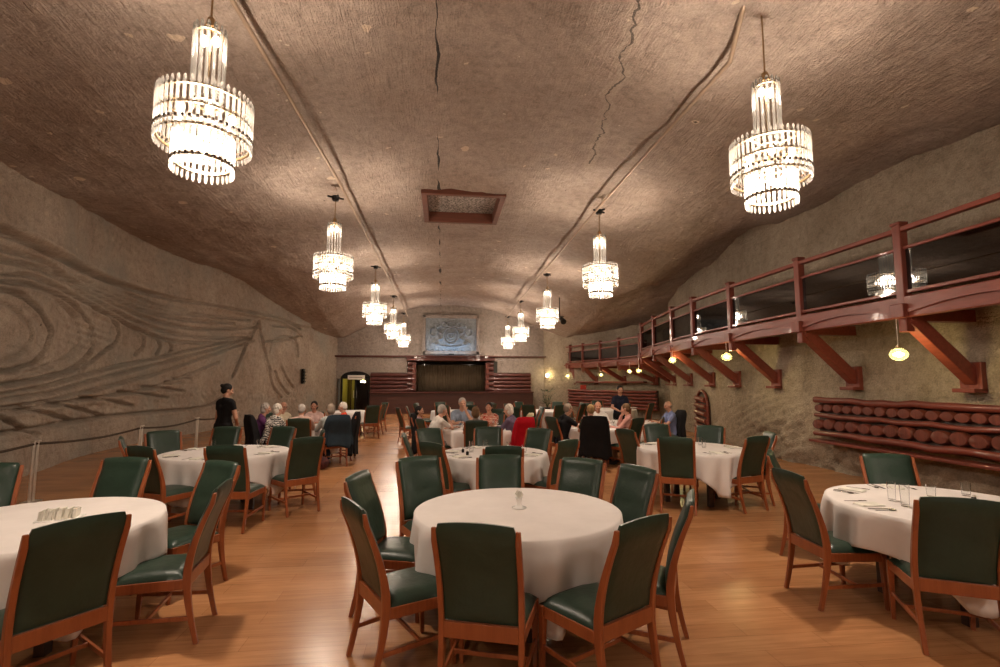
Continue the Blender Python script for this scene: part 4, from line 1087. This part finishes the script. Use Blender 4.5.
def setting(tx, ty, tr, a, nm):
    ar_ = math.radians(a); d = tr-.17; cx, cy = tx+d*math.cos(ar_), ty+d*math.sin(ar_); u = (-math.sin(ar_), math.cos(ar_)); rz = ar_+PI/2
    for off, key, me in ((-.14,'fork',FORK), (.12,'knife',KNIFE), (.17,'spoon',SPOON)):
        ware(key, me, cx+u[0]*off, cy+u[1]*off, rz+random.uniform(-.1,.1), 'steel %s laid on the white cloth of %s' % (key, nm), key, '%s settings on %s' % (key, nm))
    q = MB(); q.add([(-.055,-.1,0),(.055,-.1,0),(.055,.1,0),(-.055,.1,0),(-.05,-.09,.014),(.05,-.09,.014),(.05,.09,.012),(-.05,.09,.016)], [(3,2,1,0),(4,5,6,7),(0,1,5,4),(1,2,6,5),(2,3,7,6),(3,0,4,7)])
    o = q.build('folded_napkin', NAPK, bevel=.004); o.location = (cx, cy, .7668); o.rotation_euler = (0,0,rz); tag(o, 'flat folded pale napkin laid on %s' % nm, 'napkin', 'napkins on %s' % nm)
for ti, angs, nm in ((3, (262,210,150,100,50,340), 'the set table in front of the waitress'), (4, (215,262,165,110,60,330), 'the second middle table'),
                     (5, (220,275,130,70,350), 'the set table near the niche'), (6, (178,235,120,75), 'the right edge table')):
    tx, ty, tr = T[ti-1][:3]
    for a in angs: setting(tx, ty, tr, a, nm)
def table_shaker(x, y, label):
    r = empty('pepper_shaker', (x, y, .767)); tag(r, label, 'shaker', 'shakers on the set tables')
    q = MB(); q.lathe((0,0,0), [(.018,0),(.02,.03),(.014,.05)], 12); q.build('body', BLACKM, r, angle=50)
    q = MB(); q.lathe((0,0,.05), [(.014,0),(.012,.014),(.003,.018)], 12); q.build('cap', STEEL, r, angle=50)
for x, y, h, r, lab in ((3.72,3.86,.15,.032,'tall tumbler in front of the chair below the log panel'),(3.66,3.68,.17,.034,'taller glass nearest the left chair of the right edge table'),(4.15,3.92,.11,.036,'short tumbler by the middle of the right edge table'),(4.52,3.95,.11,.036,'short tumbler nearest the right picture edge'),
    (.42,7.15,.15,.035,'tall glass on the left of the second middle table'),(.62,7.20,.15,.035,'tall glass in the middle of the second middle table'),(.98,7.35,.11,.035,'short glass right of the middle on the second middle table'),(1.15,7.0,.11,.035,'short glass at the right rim of the second middle table'),
    (3.60,7.45,.12,.035,'tumbler in the middle of the niche table'),(4.0,7.50,.12,.035,'tumbler at the far side of the niche table'),(3.9,7.2,.12,.035,'tumbler at the right of the niche table'),
    (-3.35,7.95,.12,.035,'tumbler at the far side of the table in front of the waitress'),(-2.7,7.95,.12,.035,'tumbler at the right rear of the table in front of the waitress')):
    tumbler(x, y, h, r, lab, 'drinking glasses on the set tables')
for x, y, lab in ((.35,6.85,'small dark shaker at the front of the second middle table'),(.30,7.1,'small dark shaker further back on the second middle table'),(3.45,7.3,'small dark shaker on the niche table'),(-3.2,7.6,'small dark shaker on the table in front of the waitress'),(-2.75,7.5,'second dark shaker on the table in front of the waitress'),(4.3,3.7,'small dark shaker on the right edge table')): table_shaker(x, y, lab)
# bread plate with folded napkins on T6
pr_ = empty('side_plate', (4.1,3.62,.767)); tag(pr_, 'small white plate with a folded cloth on the right edge table', 'plate')
q = MB(); q.lathe((0,0,0), [(.05,0),(.085,.012),(.084,.015),(.05,.004),(.0001,.004)], 24); q.build('dish', PORC, pr_, smooth=True)
# napkin stand on T1: a small glass with crumpled tissue
ns = empty('napkin_stand', (.61,3.98,.765)); tag(ns, 'small white napkin stand alone in the middle of the nearest table', 'napkin holder')
q = MB(); q.lathe((0,0,0), [(.055,0),(.06,.006),(.03,.012),(.018,.03),(.024,.075),(.03,.08)], 18); q.build('base', PORC, ns, smooth=True)
q = MB(); k = 20
for i in range(9):
    a = i*2*PI/9; c, s_ = math.cos(a), math.sin(a); q.add([(0,0,.06),(.03*c-.012*s_,.03*s_+.012*c,.11+.01*math.sin(i*3)),(.018*c,.018*s_,.135+.008*math.sin(i*5)),(.03*c+.012*s_,.03*s_-.012*c,.11)], [(0,1,2,3)])
q.build('tissue', NAPK, ns, smooth=True)
# napkin bundle on T2
nb_ = empty('napkin_bundle', (-2.72,4.05,.765)); tag(nb_, 'pale fanned bundle of paper napkins on the left edge table', 'napkins')
nb_.rotation_euler = (0,0,.3)
q = MB()
for i in range(16):
    x = -.11+.0135*i; w = .055+.012*math.sin(i*1.7); h = .065+.012*math.sin(i*2.3)
    q.add([(x-.004,-w,.0),(x-.004,w,.0),(x+.01*math.sin(i),w*.8,h),(x+.01*math.sin(i*2),-w*.8,h+.006),(x+.006,-w,0),(x+.006,w,0),(x+.012,w*.8,h),(x+.012,-w*.8,h+.006)], [(0,1,2,3),(7,6,5,4),(0,3,7,4),(1,5,6,2),(3,2,6,7)])
q.build('napkins', NAPK, nb_)
q = MB(); q.box((0,0,.004), (.26,.14,.008)); q.build('holder_base', PORC, nb_, bevel=.003)

# ------------------------------------------------------------------ people
SKIN = {}
def skin(c):
    if c not in SKIN:
        m = mat('skin', c, .5); m.node_tree.nodes['Principled BSDF'].inputs['Subsurface Weight'].default_value = .05
        v = coords(m); L(m, ramp(m, tex(m, v, 14, 3), [(.3, tuple(k*.88 for k in c)), (.7, c)]), P(m).inputs['Base Color']); SKIN[c] = m
    return SKIN[c]
SK = (.52,.27,.18); SKD = (.46,.22,.14)
EYE = mat('eye_dark', (.02,.015,.012), .2); LIP = mat('lip', (.35,.10,.08), .5); SHOE = mat('shoe_leather', (.02,.016,.014), .4); LENS = mat('eyeglass_rim', (.03,.025,.02), .3)
def ik(a, c, l1, l2, hint):
    a, c = Vector(a), Vector(c); d = c-a; D = min(d.length, (l1+l2)*.995); dn = d.normalized(); c = a+dn*D
    x = (l1*l1-l2*l2+D*D)/(2*D); h = math.sqrt(max(0, l1*l1-x*x)); hv = Vector(hint); hv = (hv-dn*hv.dot(dn)).normalized()
    return a+dn*x+hv*h, c
def hand(mb, wrist, d, palm_n, side, curl=.5, s=1.):
    """wrist, direction of the hand, palm normal"""
    d = Vector(d).normalized(); n = Vector(palm_n); n = (n-d*n.dot(d)).normalized(); w = d.cross(n)*side; wrist = Vector(wrist)
    pc = wrist+d*.05*s
    for k in (-1.2,-.4,.4,1.2): mb.caps(wrist+w*k*.012*s, wrist+d*.085*s+w*k*.020*s, .013*s, .012*s, n=8, m=3)
    for k, ln in ((-1.5,.058),(-.5,.070),(.5,.075),(1.5,.068)):
        b = wrist+d*.088*s+w*k*.019*s; m1 = b+(d*math.cos(curl*.7)+n*math.sin(curl*.7))*ln*.5*s; m2 = m1+(d*math.cos(curl*1.7)+n*math.sin(curl*1.7))*ln*.5*s
        mb.caps(b, m1, .0095*s, .009*s, n=8, m=3); mb.caps(m1, m2, .009*s, .0075*s, n=8, m=3)
    b = wrist+d*.025*s+w*.028*s; m1 = b+(d*.6+w*.7+n*.25)*.035*s; m2 = m1+(d*.9+w*.15+n*.4)*.03*s
    mb.caps(b, m1, .013*s, .0105*s, n=8, m=3); mb.caps(m1, m2, .0105*s, .0085*s, n=8, m=3)
def person(label, x, y, th, sp, group=None):
    stand = sp.get('stand', False); s = sp.get('s', .965); wmn = sp.get('woman', False)
    r = empty('person', (x, y, sp.get('z', 0.)), th); tag(r, label, 'person', group); r.scale = (s, s, s)
    lean = sp.get('lean', .08); tw = sp.get('headturn', 0.); tilt = sp.get('tilt', .15)
    body, shirt, pants = MB(), MB(), MB()
    sw = .165 if wmn else (.165 if stand else .185)
    if stand:
        hz = .93; hipp = Vector((0,0,hz)); nk = Vector((0,lean,1.42)); 
    else:
        hz = .53; hipp = Vector((0,-.10,hz)); nk = Vector((0,-.12+lean,1.05))
    up = (nk-hipp).normalized(); chest = hipp.lerp(nk, .68); waist = hipp.lerp(nk, .35); shl = hipp.lerp(nk, .90)
    head = nk+Vector((0,.03+.25*lean,.155)) if not stand else nk+Vector((0,.02,.165))
    # torso
    w_ = .07 if not wmn else .055
    sl = .80 if (wmn and stand) else (.80 if stand else 1.)
    for mb, e in ((body, -.012), (shirt, .010)):
        for sx in (-1, 1):
            mb.caps(hipp+Vector((sx*.075,0,.02)), waist+Vector((sx*w_,0,0)), sl*.115+e, (.105 if not wmn else .090)*sl+e)
            mb.caps(waist+Vector((sx*w_,0,0)), chest+Vector((sx*.08,.01,0)), (.105 if not wmn else .090)*sl+e, sl*.115+e)
            mb.caps(chest+Vector((sx*.07,0,.0)), shl+Vector((sx*(sw-.035),0,-.015)), sl*.11+e, .062+e)
            if wmn: mb.caps(chest+Vector((sx*.07,.06,-.03)), chest+Vector((sx*.06,.07,-.04)), .06+e, .055+e)
        mb.caps(shl+Vector((-sw+.05,0,0)), shl+Vector((sw-.05,0,0)), .062+e, .062+e)
    body.caps(shl, head+Vector((0,-.02,-.06)), .058, .050)
    shirt.caps(shl+Vector((0,-.01,.0)), shl+Vector((0,-.01,.045)), .070, .066)
    # head
    R = Matrix.Rotation(math.radians(tw), 3, 'Z') @ Matrix.Rotation(-tilt, 3, 'X')
    def hp(a, b, c): return head + R @ Vector((a, b, c))
    body.ell(hp(0,-.008,.022), (.074,.092,.092), R); body.ell(hp(0,.022,-.035), (.058,.066,.075), R); body.caps(hp(0,.045,-.082), hp(0,.052,-.088), .028, .024)
    body.caps(hp(0,.082,.012), hp(0,.104,-.020), .010, .014, n=8); 
    for sx in (-1, 1):
        body.ell(hp(sx*.076,-.008,-.002), (.012,.020,.032), R, n=10, m=8); body.caps(hp(sx*.016,.098,-.024), hp(sx*.012,.096,-.024), .008, .008, n=8, m=3)
        body.caps(hp(sx*.045,.070,-.02), hp(sx*.035,.075,-.025), .020, .018, n=8)
        body.caps(hp(sx*.018,.086,.024), hp(sx*.048,.074,.026), .009, .008, n=8, m=3)
    # arms
    arms = sp.get('arms', ('table','table')); sleeve = sp.get('sleeve', 'short')
    for sx, mode in zip((-1, 1), arms):
        sh = shl+Vector((sx*sw,0,-.015))
        tgt = {'table': Vector((sx*.15, nk.y+.40, .82)), 'table_in': Vector((sx*.05, nk.y+.36, .84)), 'chin': head+Vector((sx*.05,.10,-.15)), 'down': sh+Vector((sx*.06,.06,-.54)),
               'wine': Vector((sx*.12, nk.y+.38, .98)), 'tray': sh+Vector((-sx*.02,.36,-.30)), 'waist': sh+Vector((-sx*.10,.20,-.36)), 'out': sh+Vector((sx*.10,.42,-.24))}[mode]
        if mode == 'chin': hint = (sx*.4,.5,-1)
        elif mode in ('tray','waist','out'): hint = (sx*1.,-.6,-.7)
        else: hint = (sx*.6,-.3,-1)
        el, wr = ik(sh, tgt, .285, .25, hint)
        body.caps(sh, el, .047, .038); body.caps(el, wr, .039, .026)
        hd = (wr-el).normalized(); 
        pn_ = Vector((-sx*.3,0,-1)) if mode not in ('chin','tray') else (Vector((0,-1,0)) if mode == 'chin' else Vector((0,0,1)))
        hdir = hd if mode != 'chin' else (head+Vector((sx*.02,.07,-.03))-wr).normalized()
        hand(body, wr, hdir, pn_, sx, .5 if mode != 'chin' else 1.1)
        shirt.caps(sh, sh.lerp(el, (.38 if stand and wmn else .62) if sleeve == 'short' else 1.), .060, .053)
        if sleeve == 'long': shirt.caps(el, el.lerp(wr, .93), .050, .036)
    # legs
    for sx in (-1, 1):
        if stand:
            kn_ = Vector((sx*.095,.02,.50)); an = Vector((sx*.10,-.02,.09)); to = Vector((sx*.12,.13,.035))
        else:
            kn_ = Vector((sx*.12,.34,.52)); an = Vector((sx*.12,.30,.10)); to = Vector((sx*.13,.44,.04))
        hp_ = hipp+Vector((sx*.09,0,-.02))
        body.caps(hp_, kn_, .080, .054); body.caps(kn_, an, .053, .034); body.caps(an+Vector((0,-.03,-.05)), to, .036, .028)
        if not sp.get('skirt'): pants.caps(hp_, kn_, .098, .070); pants.caps(kn_, an+Vector((0,0,.02)), .066, .054)
        sh_ = MB(); sh_.caps(an+Vector((0,-.04,-.055)), to+Vector((0,0,.002)), .043, .036); sh_.box((an.x*1.1,(an.y+to.y)/2-.0,.012),(.075,.22,.024)); voxel(sh_, 'shoe', SHOE, r, .012, 1)
    if sp.get('skirt'):
        if stand: 
            for sx in (-1,1): pants.caps(hipp+Vector((sx*.08,0,0)), Vector((sx*.085,.01,.48)), .115, .12)
        else:
            for sx in (-1,1): pants.caps(hipp+Vector((sx*.09,0,0)), Vector((sx*.10,.36,.52)), .105, .095)
    else: pants.caps(hipp+Vector((-.07,0,0)), hipp+Vector((.07,0,0)), .115, .115)
    voxel(body, 'body', skin(sp.get('skin', SK)), r, .0095, 2)
    voxel(shirt, sp.get('top', 'shirt'), sp['shirt'], r, .016, 3); voxel(pants, 'skirt' if sp.get('skirt') else 'trousers', sp['pants'], r, .018, 3)
    hs = sp.get('hair', 'short'); hair = MB()
    if hs != 'bald':
        hair.ell(hp(0,-.022,.034), (.084,.096,.094), R); hair.ell(hp(0,-.05,-.01), (.074,.065,.07), R)
        if hs in ('bob','curly'): hair.ell(hp(0,-.045,-.03), (.090,.070,.09), R); 
        if hs == 'curly':
            for i in range(26):
                a = i*2.4; z = 1-(i/26)*1.3; q_ = math.sqrt(max(0, 1-z*z)); hair.ell(hp(.085*q_*math.cos(a), -.03+.07*q_*math.sin(a), .03+.085*z), (.026,.026,.024), R, n=8, m=6)
        if hs == 'long': hair.caps(hp(0,-.06,0), hp(0,-.085,-.16), .07, .05)
        if hs == 'bun': hair.ell(hp(0,-.118,.06), (.036,.034,.034), R)
    else:
        hair.ell(hp(0,-.045,-.012), (.082,.060,.048), R)
    voxel(hair, 'hair', sp['haircol'], r, .010, 2)
    for sx in (-1, 1):
        e_ = MB(); e_.ell(hp(sx*.031,.078,.006), (.012,.009,.007), R, n=10, m=6); e_.build('eye', EYE, r, smooth=True)
    e_ = MB(); e_.ell(hp(0,.086,-.052), (.022,.008,.006), R, n=10, m=6); e_.build('mouth', LIP, r, smooth=True)
    if sp.get('glasses'):
        e_ = MB()
        for sx in (-1, 1):
            prev = None
            for i in range(13):
                a = 2*PI*i/12; p = hp(sx*.032+.022*math.cos(a), .094, .006+.017*math.sin(a))
                if prev is not None: e_.cyl(prev, p, .002, n=5)
                prev = p
            e_.cyl(hp(sx*.054,.092,.008), hp(sx*.078,0,.008), .002, n=5)
        e_.cyl(hp(-.01,.096,.008), hp(.01,.096,.008), .002, n=5); e_.build('eyeglasses', LENS, r)
    return r
F = lambda c, **k: fabric('garment', c, None, .9, 8, **k)
WHITE, BLACK, JEAN, GREY, TAN = F((.72,.66,.60)), F((.012,.011,.012)), F((.03,.045,.08)), F((.22,.21,.2)), F((.35,.27,.19))
HG, HW, HB, HBR, HGB = fabric('grey_hair', (.42,.37,.33), None, .8, 40), fabric('white_hair', (.70,.64,.56), None, .8, 40), fabric('black_hair', (.012,.009,.008), None, .6, 40), fabric('brown_hair', (.16,.09,.045), None, .7, 40), fabric('grey_brown_hair', (.28,.22,.17), None, .8, 40)
STRIPE = F((.7,.66,.6), stripes=(7.,9.,(.02,.02,.025)))
PLAID = F((.20,.14,.20), stripes=(18.,2.,(.09,.07,.12)))
FLORAL = F((.42,.05,.03), stripes=(9.,12.,(.6,.4,.3)))

person('waitress standing in a black short sleeved dress, dark hair in a bun, turned away', -3.99, 9.85, 62, dict(stand=True, woman=True, shirt=BLACK, pants=BLACK, skirt=True, hair='bun', haircol=HB, arms=('down','waist'), headturn=-28, tilt=.3, lean=.03, s=1.0, top='dress_top'))
person('waiter standing in a dark blue short sleeved shirt, serving at the right group table', 4.62, 12.75, -95, dict(stand=True, shirt=F((.014,.016,.03)), pants=BLACK, hair='short', haircol=HB, arms=('waist','tray'), tilt=.25, lean=.05, s=.965, glasses=True))
# left group
person('white haired guest in a black and white patterned top, seen from behind', -3.47, 11.0, 60, dict(woman=True, shirt=STRIPE, pants=BLACK, hair='curly', haircol=HW, lean=.16, headturn=-20, arms=('table','table_in')))
person('grey haired guest in purple beside the one in black and white', -3.85, 11.4, 15, dict(woman=True, shirt=F((.12,.035,.11)), pants=BLACK, sleeve='long', hair='curly', haircol=HG, lean=.14))
person('bald guest with glasses in a cream shirt at the left group table', -3.72, 12.35, -42, dict(shirt=F((.6,.52,.38)), pants=TAN, hair='bald', haircol=HG, glasses=True, lean=.12, skin=SKD))
person('grey haired man in a pale pink shirt, back to us in a green chair', -2.88, 10.85, 95, dict(shirt=F((.55,.36,.30)), pants=TAN, hair='short', haircol=HG, lean=.1, sleeve='long'))
person('dark haired guest in a pale pink top facing us at the left group table', -3.05, 12.6, -85, dict(woman=True, shirt=F((.6,.42,.38)), pants=BLACK, hair='bob', haircol=HB, skin=SKD, lean=.1, sleeve='long'))
person('guest with fair greying hair in a light grey top, right of the left group table', -2.35, 11.02, 125, dict(woman=True, shirt=F((.45,.47,.45)), pants=JEAN, hair='bob', haircol=HGB, lean=.05, sleeve='long'))
person('white haired guest in an orange red top at the left group table', -2.32, 11.9, 178, dict(woman=True, shirt=F((.75,.08,.035)), pants=BLACK, hair='short', haircol=HW, lean=.02, sleeve='long'))
# middle group
person('grey haired man in a white shirt leaning on the middle group table', -.12, 10.3, 25, dict(shirt=WHITE, pants=GREY, hair='short', haircol=HG, lean=.2, arms=('table','chin')))
person('dark haired guest in a mauve cardigan at the far left of the middle group', -.38, 11.12, -12, dict(woman=True, shirt=F((.34,.22,.24)), pants=BLACK, hair='bob', haircol=HB, lean=-.02, sleeve='long', s=.92))
person('tall grey haired man in a pale blue shirt, hand at his chin', .45, 11.62, -78, dict(shirt=F((.25,.30,.38)), pants=GREY, hair='short', haircol=HG, lean=.14, arms=('chin','table'), s=1.04))
person('brown haired guest seen from behind in a green chair, middle group', .66, 9.9, 88, dict(woman=True, shirt=F((.15,.12,.1)), pants=JEAN, hair='bob', haircol=HBR, lean=.05, s=.95))
person('dark haired guest in a red patterned top at the middle group table', 1.10, 11.6, -108, dict(woman=True, shirt=FLORAL, pants=BLACK, hair='bob', haircol=HB, skin=SKD, lean=.14, arms=('table_in','table_in'), s=.96))
person('white haired man in a dark plaid shirt at the middle group table', 1.42, 10.35, 150, dict(shirt=PLAID, pants=GREY, hair='curly', haircol=HW, lean=.12, sleeve='long'))
# right group
person('grey brown haired man in black, side-on at the right group table', 2.58, 10.5, 15, dict(shirt=BLACK, pants=JEAN, hair='short', haircol=HGB, lean=.16, arms=('table','wine')))
person('fair haired guest in dark green seen from behind above the black coat', 3.02, 10.0, 82, dict(woman=True, shirt=F((.03,.05,.02)), pants=BLACK, hair='short', haircol=fabric('fair_hair', (.38,.24,.11), None, .8, 40), lean=.12))
person('balding man in a white shirt facing us at the right group table', 3.72, 11.75, -102, dict(shirt=WHITE, pants=GREY, hair='bald', haircol=HGB, lean=.1, skin=SKD))
person('brown haired guest in a pink shirt leaning back, hand at the face', 3.95, 10.45, 150, dict(woman=True, shirt=F((.52,.26,.22)), pants=TAN, hair='short', haircol=HBR, lean=.1, arms=('table','chin'), sleeve='long'))
person('bald guest in a blue shirt side-on at the right of the group', 5.42, 11.65, 178, dict(shirt=F((.20,.24,.42)), pants=GREY, hair='bald', haircol=HGB, lean=.06))
# plate in the waiter's hand
q = MB(); q.lathe((0,0,0), [(.06,0),(.12,.015),(.118,.019),(.06,.006),(.0001,.006)], 24); o = q.build('serving_plate', PORC, smooth=True); o.location = (4.80,12.30,1.08); tag(o, 'white plate held out by the waiter', 'plate')

# ------------------------------------------------------------------ coats on chairs
def coat(bx, by, th, m_, label, w=.50, zb=.45, name='draped_jacket', cat='jacket', seed=1, top=1.07, dep=.17, flare=.06):
    a = math.radians(th); rnd = random.Random(seed); mb = MB(); n = 40; K = 14
    for k in range(K+1):
        t = k/K; z = top-(top-zb)*t; ww = (w/2)*(.86+.14*min(1, t*5))+flare*t; dd = dep/2*(.5+.5*min(1, t*6))+.02*t
        yy = -.355+.10*min(1, t*1.7)
        for i in range(n):
            b = 2*PI*i/n; c, s_ = math.cos(b), math.sin(b)
            x = ww*math.copysign(abs(c)**.5, c); y = dd*math.copysign(abs(s_)**.6, s_)
            f_ = 1+.10*t*math.sin(7*b+seed)+.05*t*math.sin(13*b+2*seed)
            zz = z + (.03*math.sin(3*b+seed)+.02*math.sin(7*b))*t + (-.015*c*c if k == 0 else 0)
            mb.v.append((x*f_, yy+y*f_, zz))
    for k in range(K):
        for i in range(n): mb.f.append((k*n+i, (k+1)*n+i, (k+1)*n+(i+1) % n, k*n+(i+1) % n))
    mb.f.append(tuple(range(n)))
    o = mb.build(name, m_, smooth=True, angle=70); o.location = (bx+.355*math.cos(a), by+.355*math.sin(a), 0); o.rotation_euler = (0,0,math.radians(th-90))
    s_ = o.modifiers.new('s', 'SOLIDIFY'); s_.thickness = .008
    tag(o, label, cat, None)
BLUEJ = F((.025,.04,.055)); REDJ = F((.45,.006,.016)); CREAM = F((.55,.45,.28))
coat(-2.10,10.72,118,BLUEJ,'dark blue grey jacket over a chair at the left group table',zb=.42,seed=2)
coat(-1.90,11.80,180,BLACK,'long black coat hanging almost to the floor at the left group table',w=.48,zb=.12,name='draped_coat',cat='coat',seed=3)
coat(-3.95,10.95,35,BLACK,'black jacket over the chair at the left front of the left group',zb=.3,seed=4)
coat(-.60,11.15,-10,BLACK,'black coat over the outer left chair of the middle group',w=.46,zb=.25,name='draped_coat',cat='coat',seed=5)
coat(1.68,10.05,112,REDJ,'bright red jacket over a chair at the middle group table',w=.44,zb=.38,seed=6,top=1.04,flare=.03)
coat(1.95,10.9,-175,CREAM,'cream scarf looped over a chair beside the red jacket',w=.30,zb=.6,name='draped_scarf',cat='scarf',seed=7,dep=.12)
coat(3.02,9.75,80,BLACK,'wide black coat spread over the nearest chair of the right group',w=.54,zb=.25,name='draped_coat',cat='coat',seed=8,flare=.04)
coat(5.75,11.6,175,BLACK,'black jacket behind the bald guest in blue',zb=.45,seed=9)
# bags
bg = empty('handbag', (-2.42,10.55,0)); tag(bg, 'dark patterned handbag on the floor by the left group table', 'bag')
q = MB(); q.ell((0,0,.13), (.20,.11,.14)); voxel(q, 'bag_body', fabric('bag_fabric', (.10,.03,.03), (.03,.015,.015), .7, 18), bg, .02, 2)
q = MB()
for i in range(10): a0, a1 = PI*i/10, PI*(i+1)/10; q.cyl((.12*math.cos(a0),0,.22+.13*math.sin(a0)), (.12*math.cos(a1),0,.22+.13*math.sin(a1)), .01, n=6)
q.build('strap', BLACK, bg, angle=70)

# dinner things on the group tables
def stem_glass(x, y, label, group):
    q = MB(); q.lathe((0,0,0), [(.03,0),(.004,.006),(.004,.08),(.03,.11),(.033,.15),(.026,.185),(.024,.185),(.031,.15),(.028,.112),(.0001,.085)], 16); o = q.build('wine_glass', GLASS, smooth=True, angle=60); o.location = (x, y, .7668); tag(o, label, 'glass', group)
for ti, nm in ((7,'left group table'), (8,'middle group table'), (9,'right group table')):
    tx, ty, tr = T[ti-1][:3]; rnd = random.Random(ti)
    for k in range(6):
        a = k*PI/3+.3; px, py = tx+(tr-.26)*math.cos(a), ty+(tr-.26)*math.sin(a)
        q = MB(); q.lathe((0,0,0), [(.07,0),(.125,.016),(.123,.02),(.07,.006),(.0001,.006)], 24); o = q.build('dinner_plate', PORC, smooth=True); o.location = (px, py, .7668); tag(o, 'white dinner plate in front of a guest at the '+nm, 'plate', 'dinner plates on the '+nm)
        stem_glass(tx+(tr-.42)*math.cos(a+.35), ty+(tr-.42)*math.sin(a+.35), 'clear wine glass near the middle of the '+nm, 'wine glasses on the '+nm)
for x, y, lab in ((.25,17.0,'white table card on the empty table in front of the stage'), (3.3,16.6,'white table card on the empty table right of the stage front'), (4.6,12.2,'small white dish on the table beside the bald guest in blue')):
    q = MB(); q.add([(-.05,-.03,0),(.05,-.03,0),(.05,0,.12),(-.05,0,.12),(.05,.03,0),(-.05,.03,0)], [(0,1,2,3),(3,2,4,5),(1,4,2),(0,3,5),(0,5,4,1)])
    o = q.build('table_card', PORC); o.location = (x, y, .767); tag(o, lab, 'card')

# ------------------------------------------------------------------ camera, world, view
w = bpy.data.worlds.new('world'); scene.world = w; w.use_nodes = True; w.node_tree.nodes['Background'].inputs[0].default_value = (.02,.015,.01,1)
cam = bpy.data.cameras.new('camera'); co = bpy.data.objects.new('camera', cam); C.objects.link(co); scene.camera = co
cam.sensor_width = 36; cam.lens = 18.0; cam.clip_start = .05; cam.clip_end = 200
pitch = math.atan(48/500); yaw = math.atan(.116*math.cos(pitch))
co.location = (0, 0, 1.75); co.rotation_euler = (PI/2+pitch, 0, -yaw)
vs_ = scene.view_settings; vs_.view_transform = 'Standard'; vs_.look = 'None'; vs_.gamma = 1; vs_.use_curve_mapping = False; vs_.exposure = 1.42
cy = scene.cycles; cy.max_bounces = 10; cy.diffuse_bounces = 6; cy.glossy_bounces = 3; cy.transmission_bounces = 6; cy.transparent_max_bounces = 12; cy.sample_clamp_indirect = 6; cy.caustics_reflective = False; cy.caustics_refractive = False
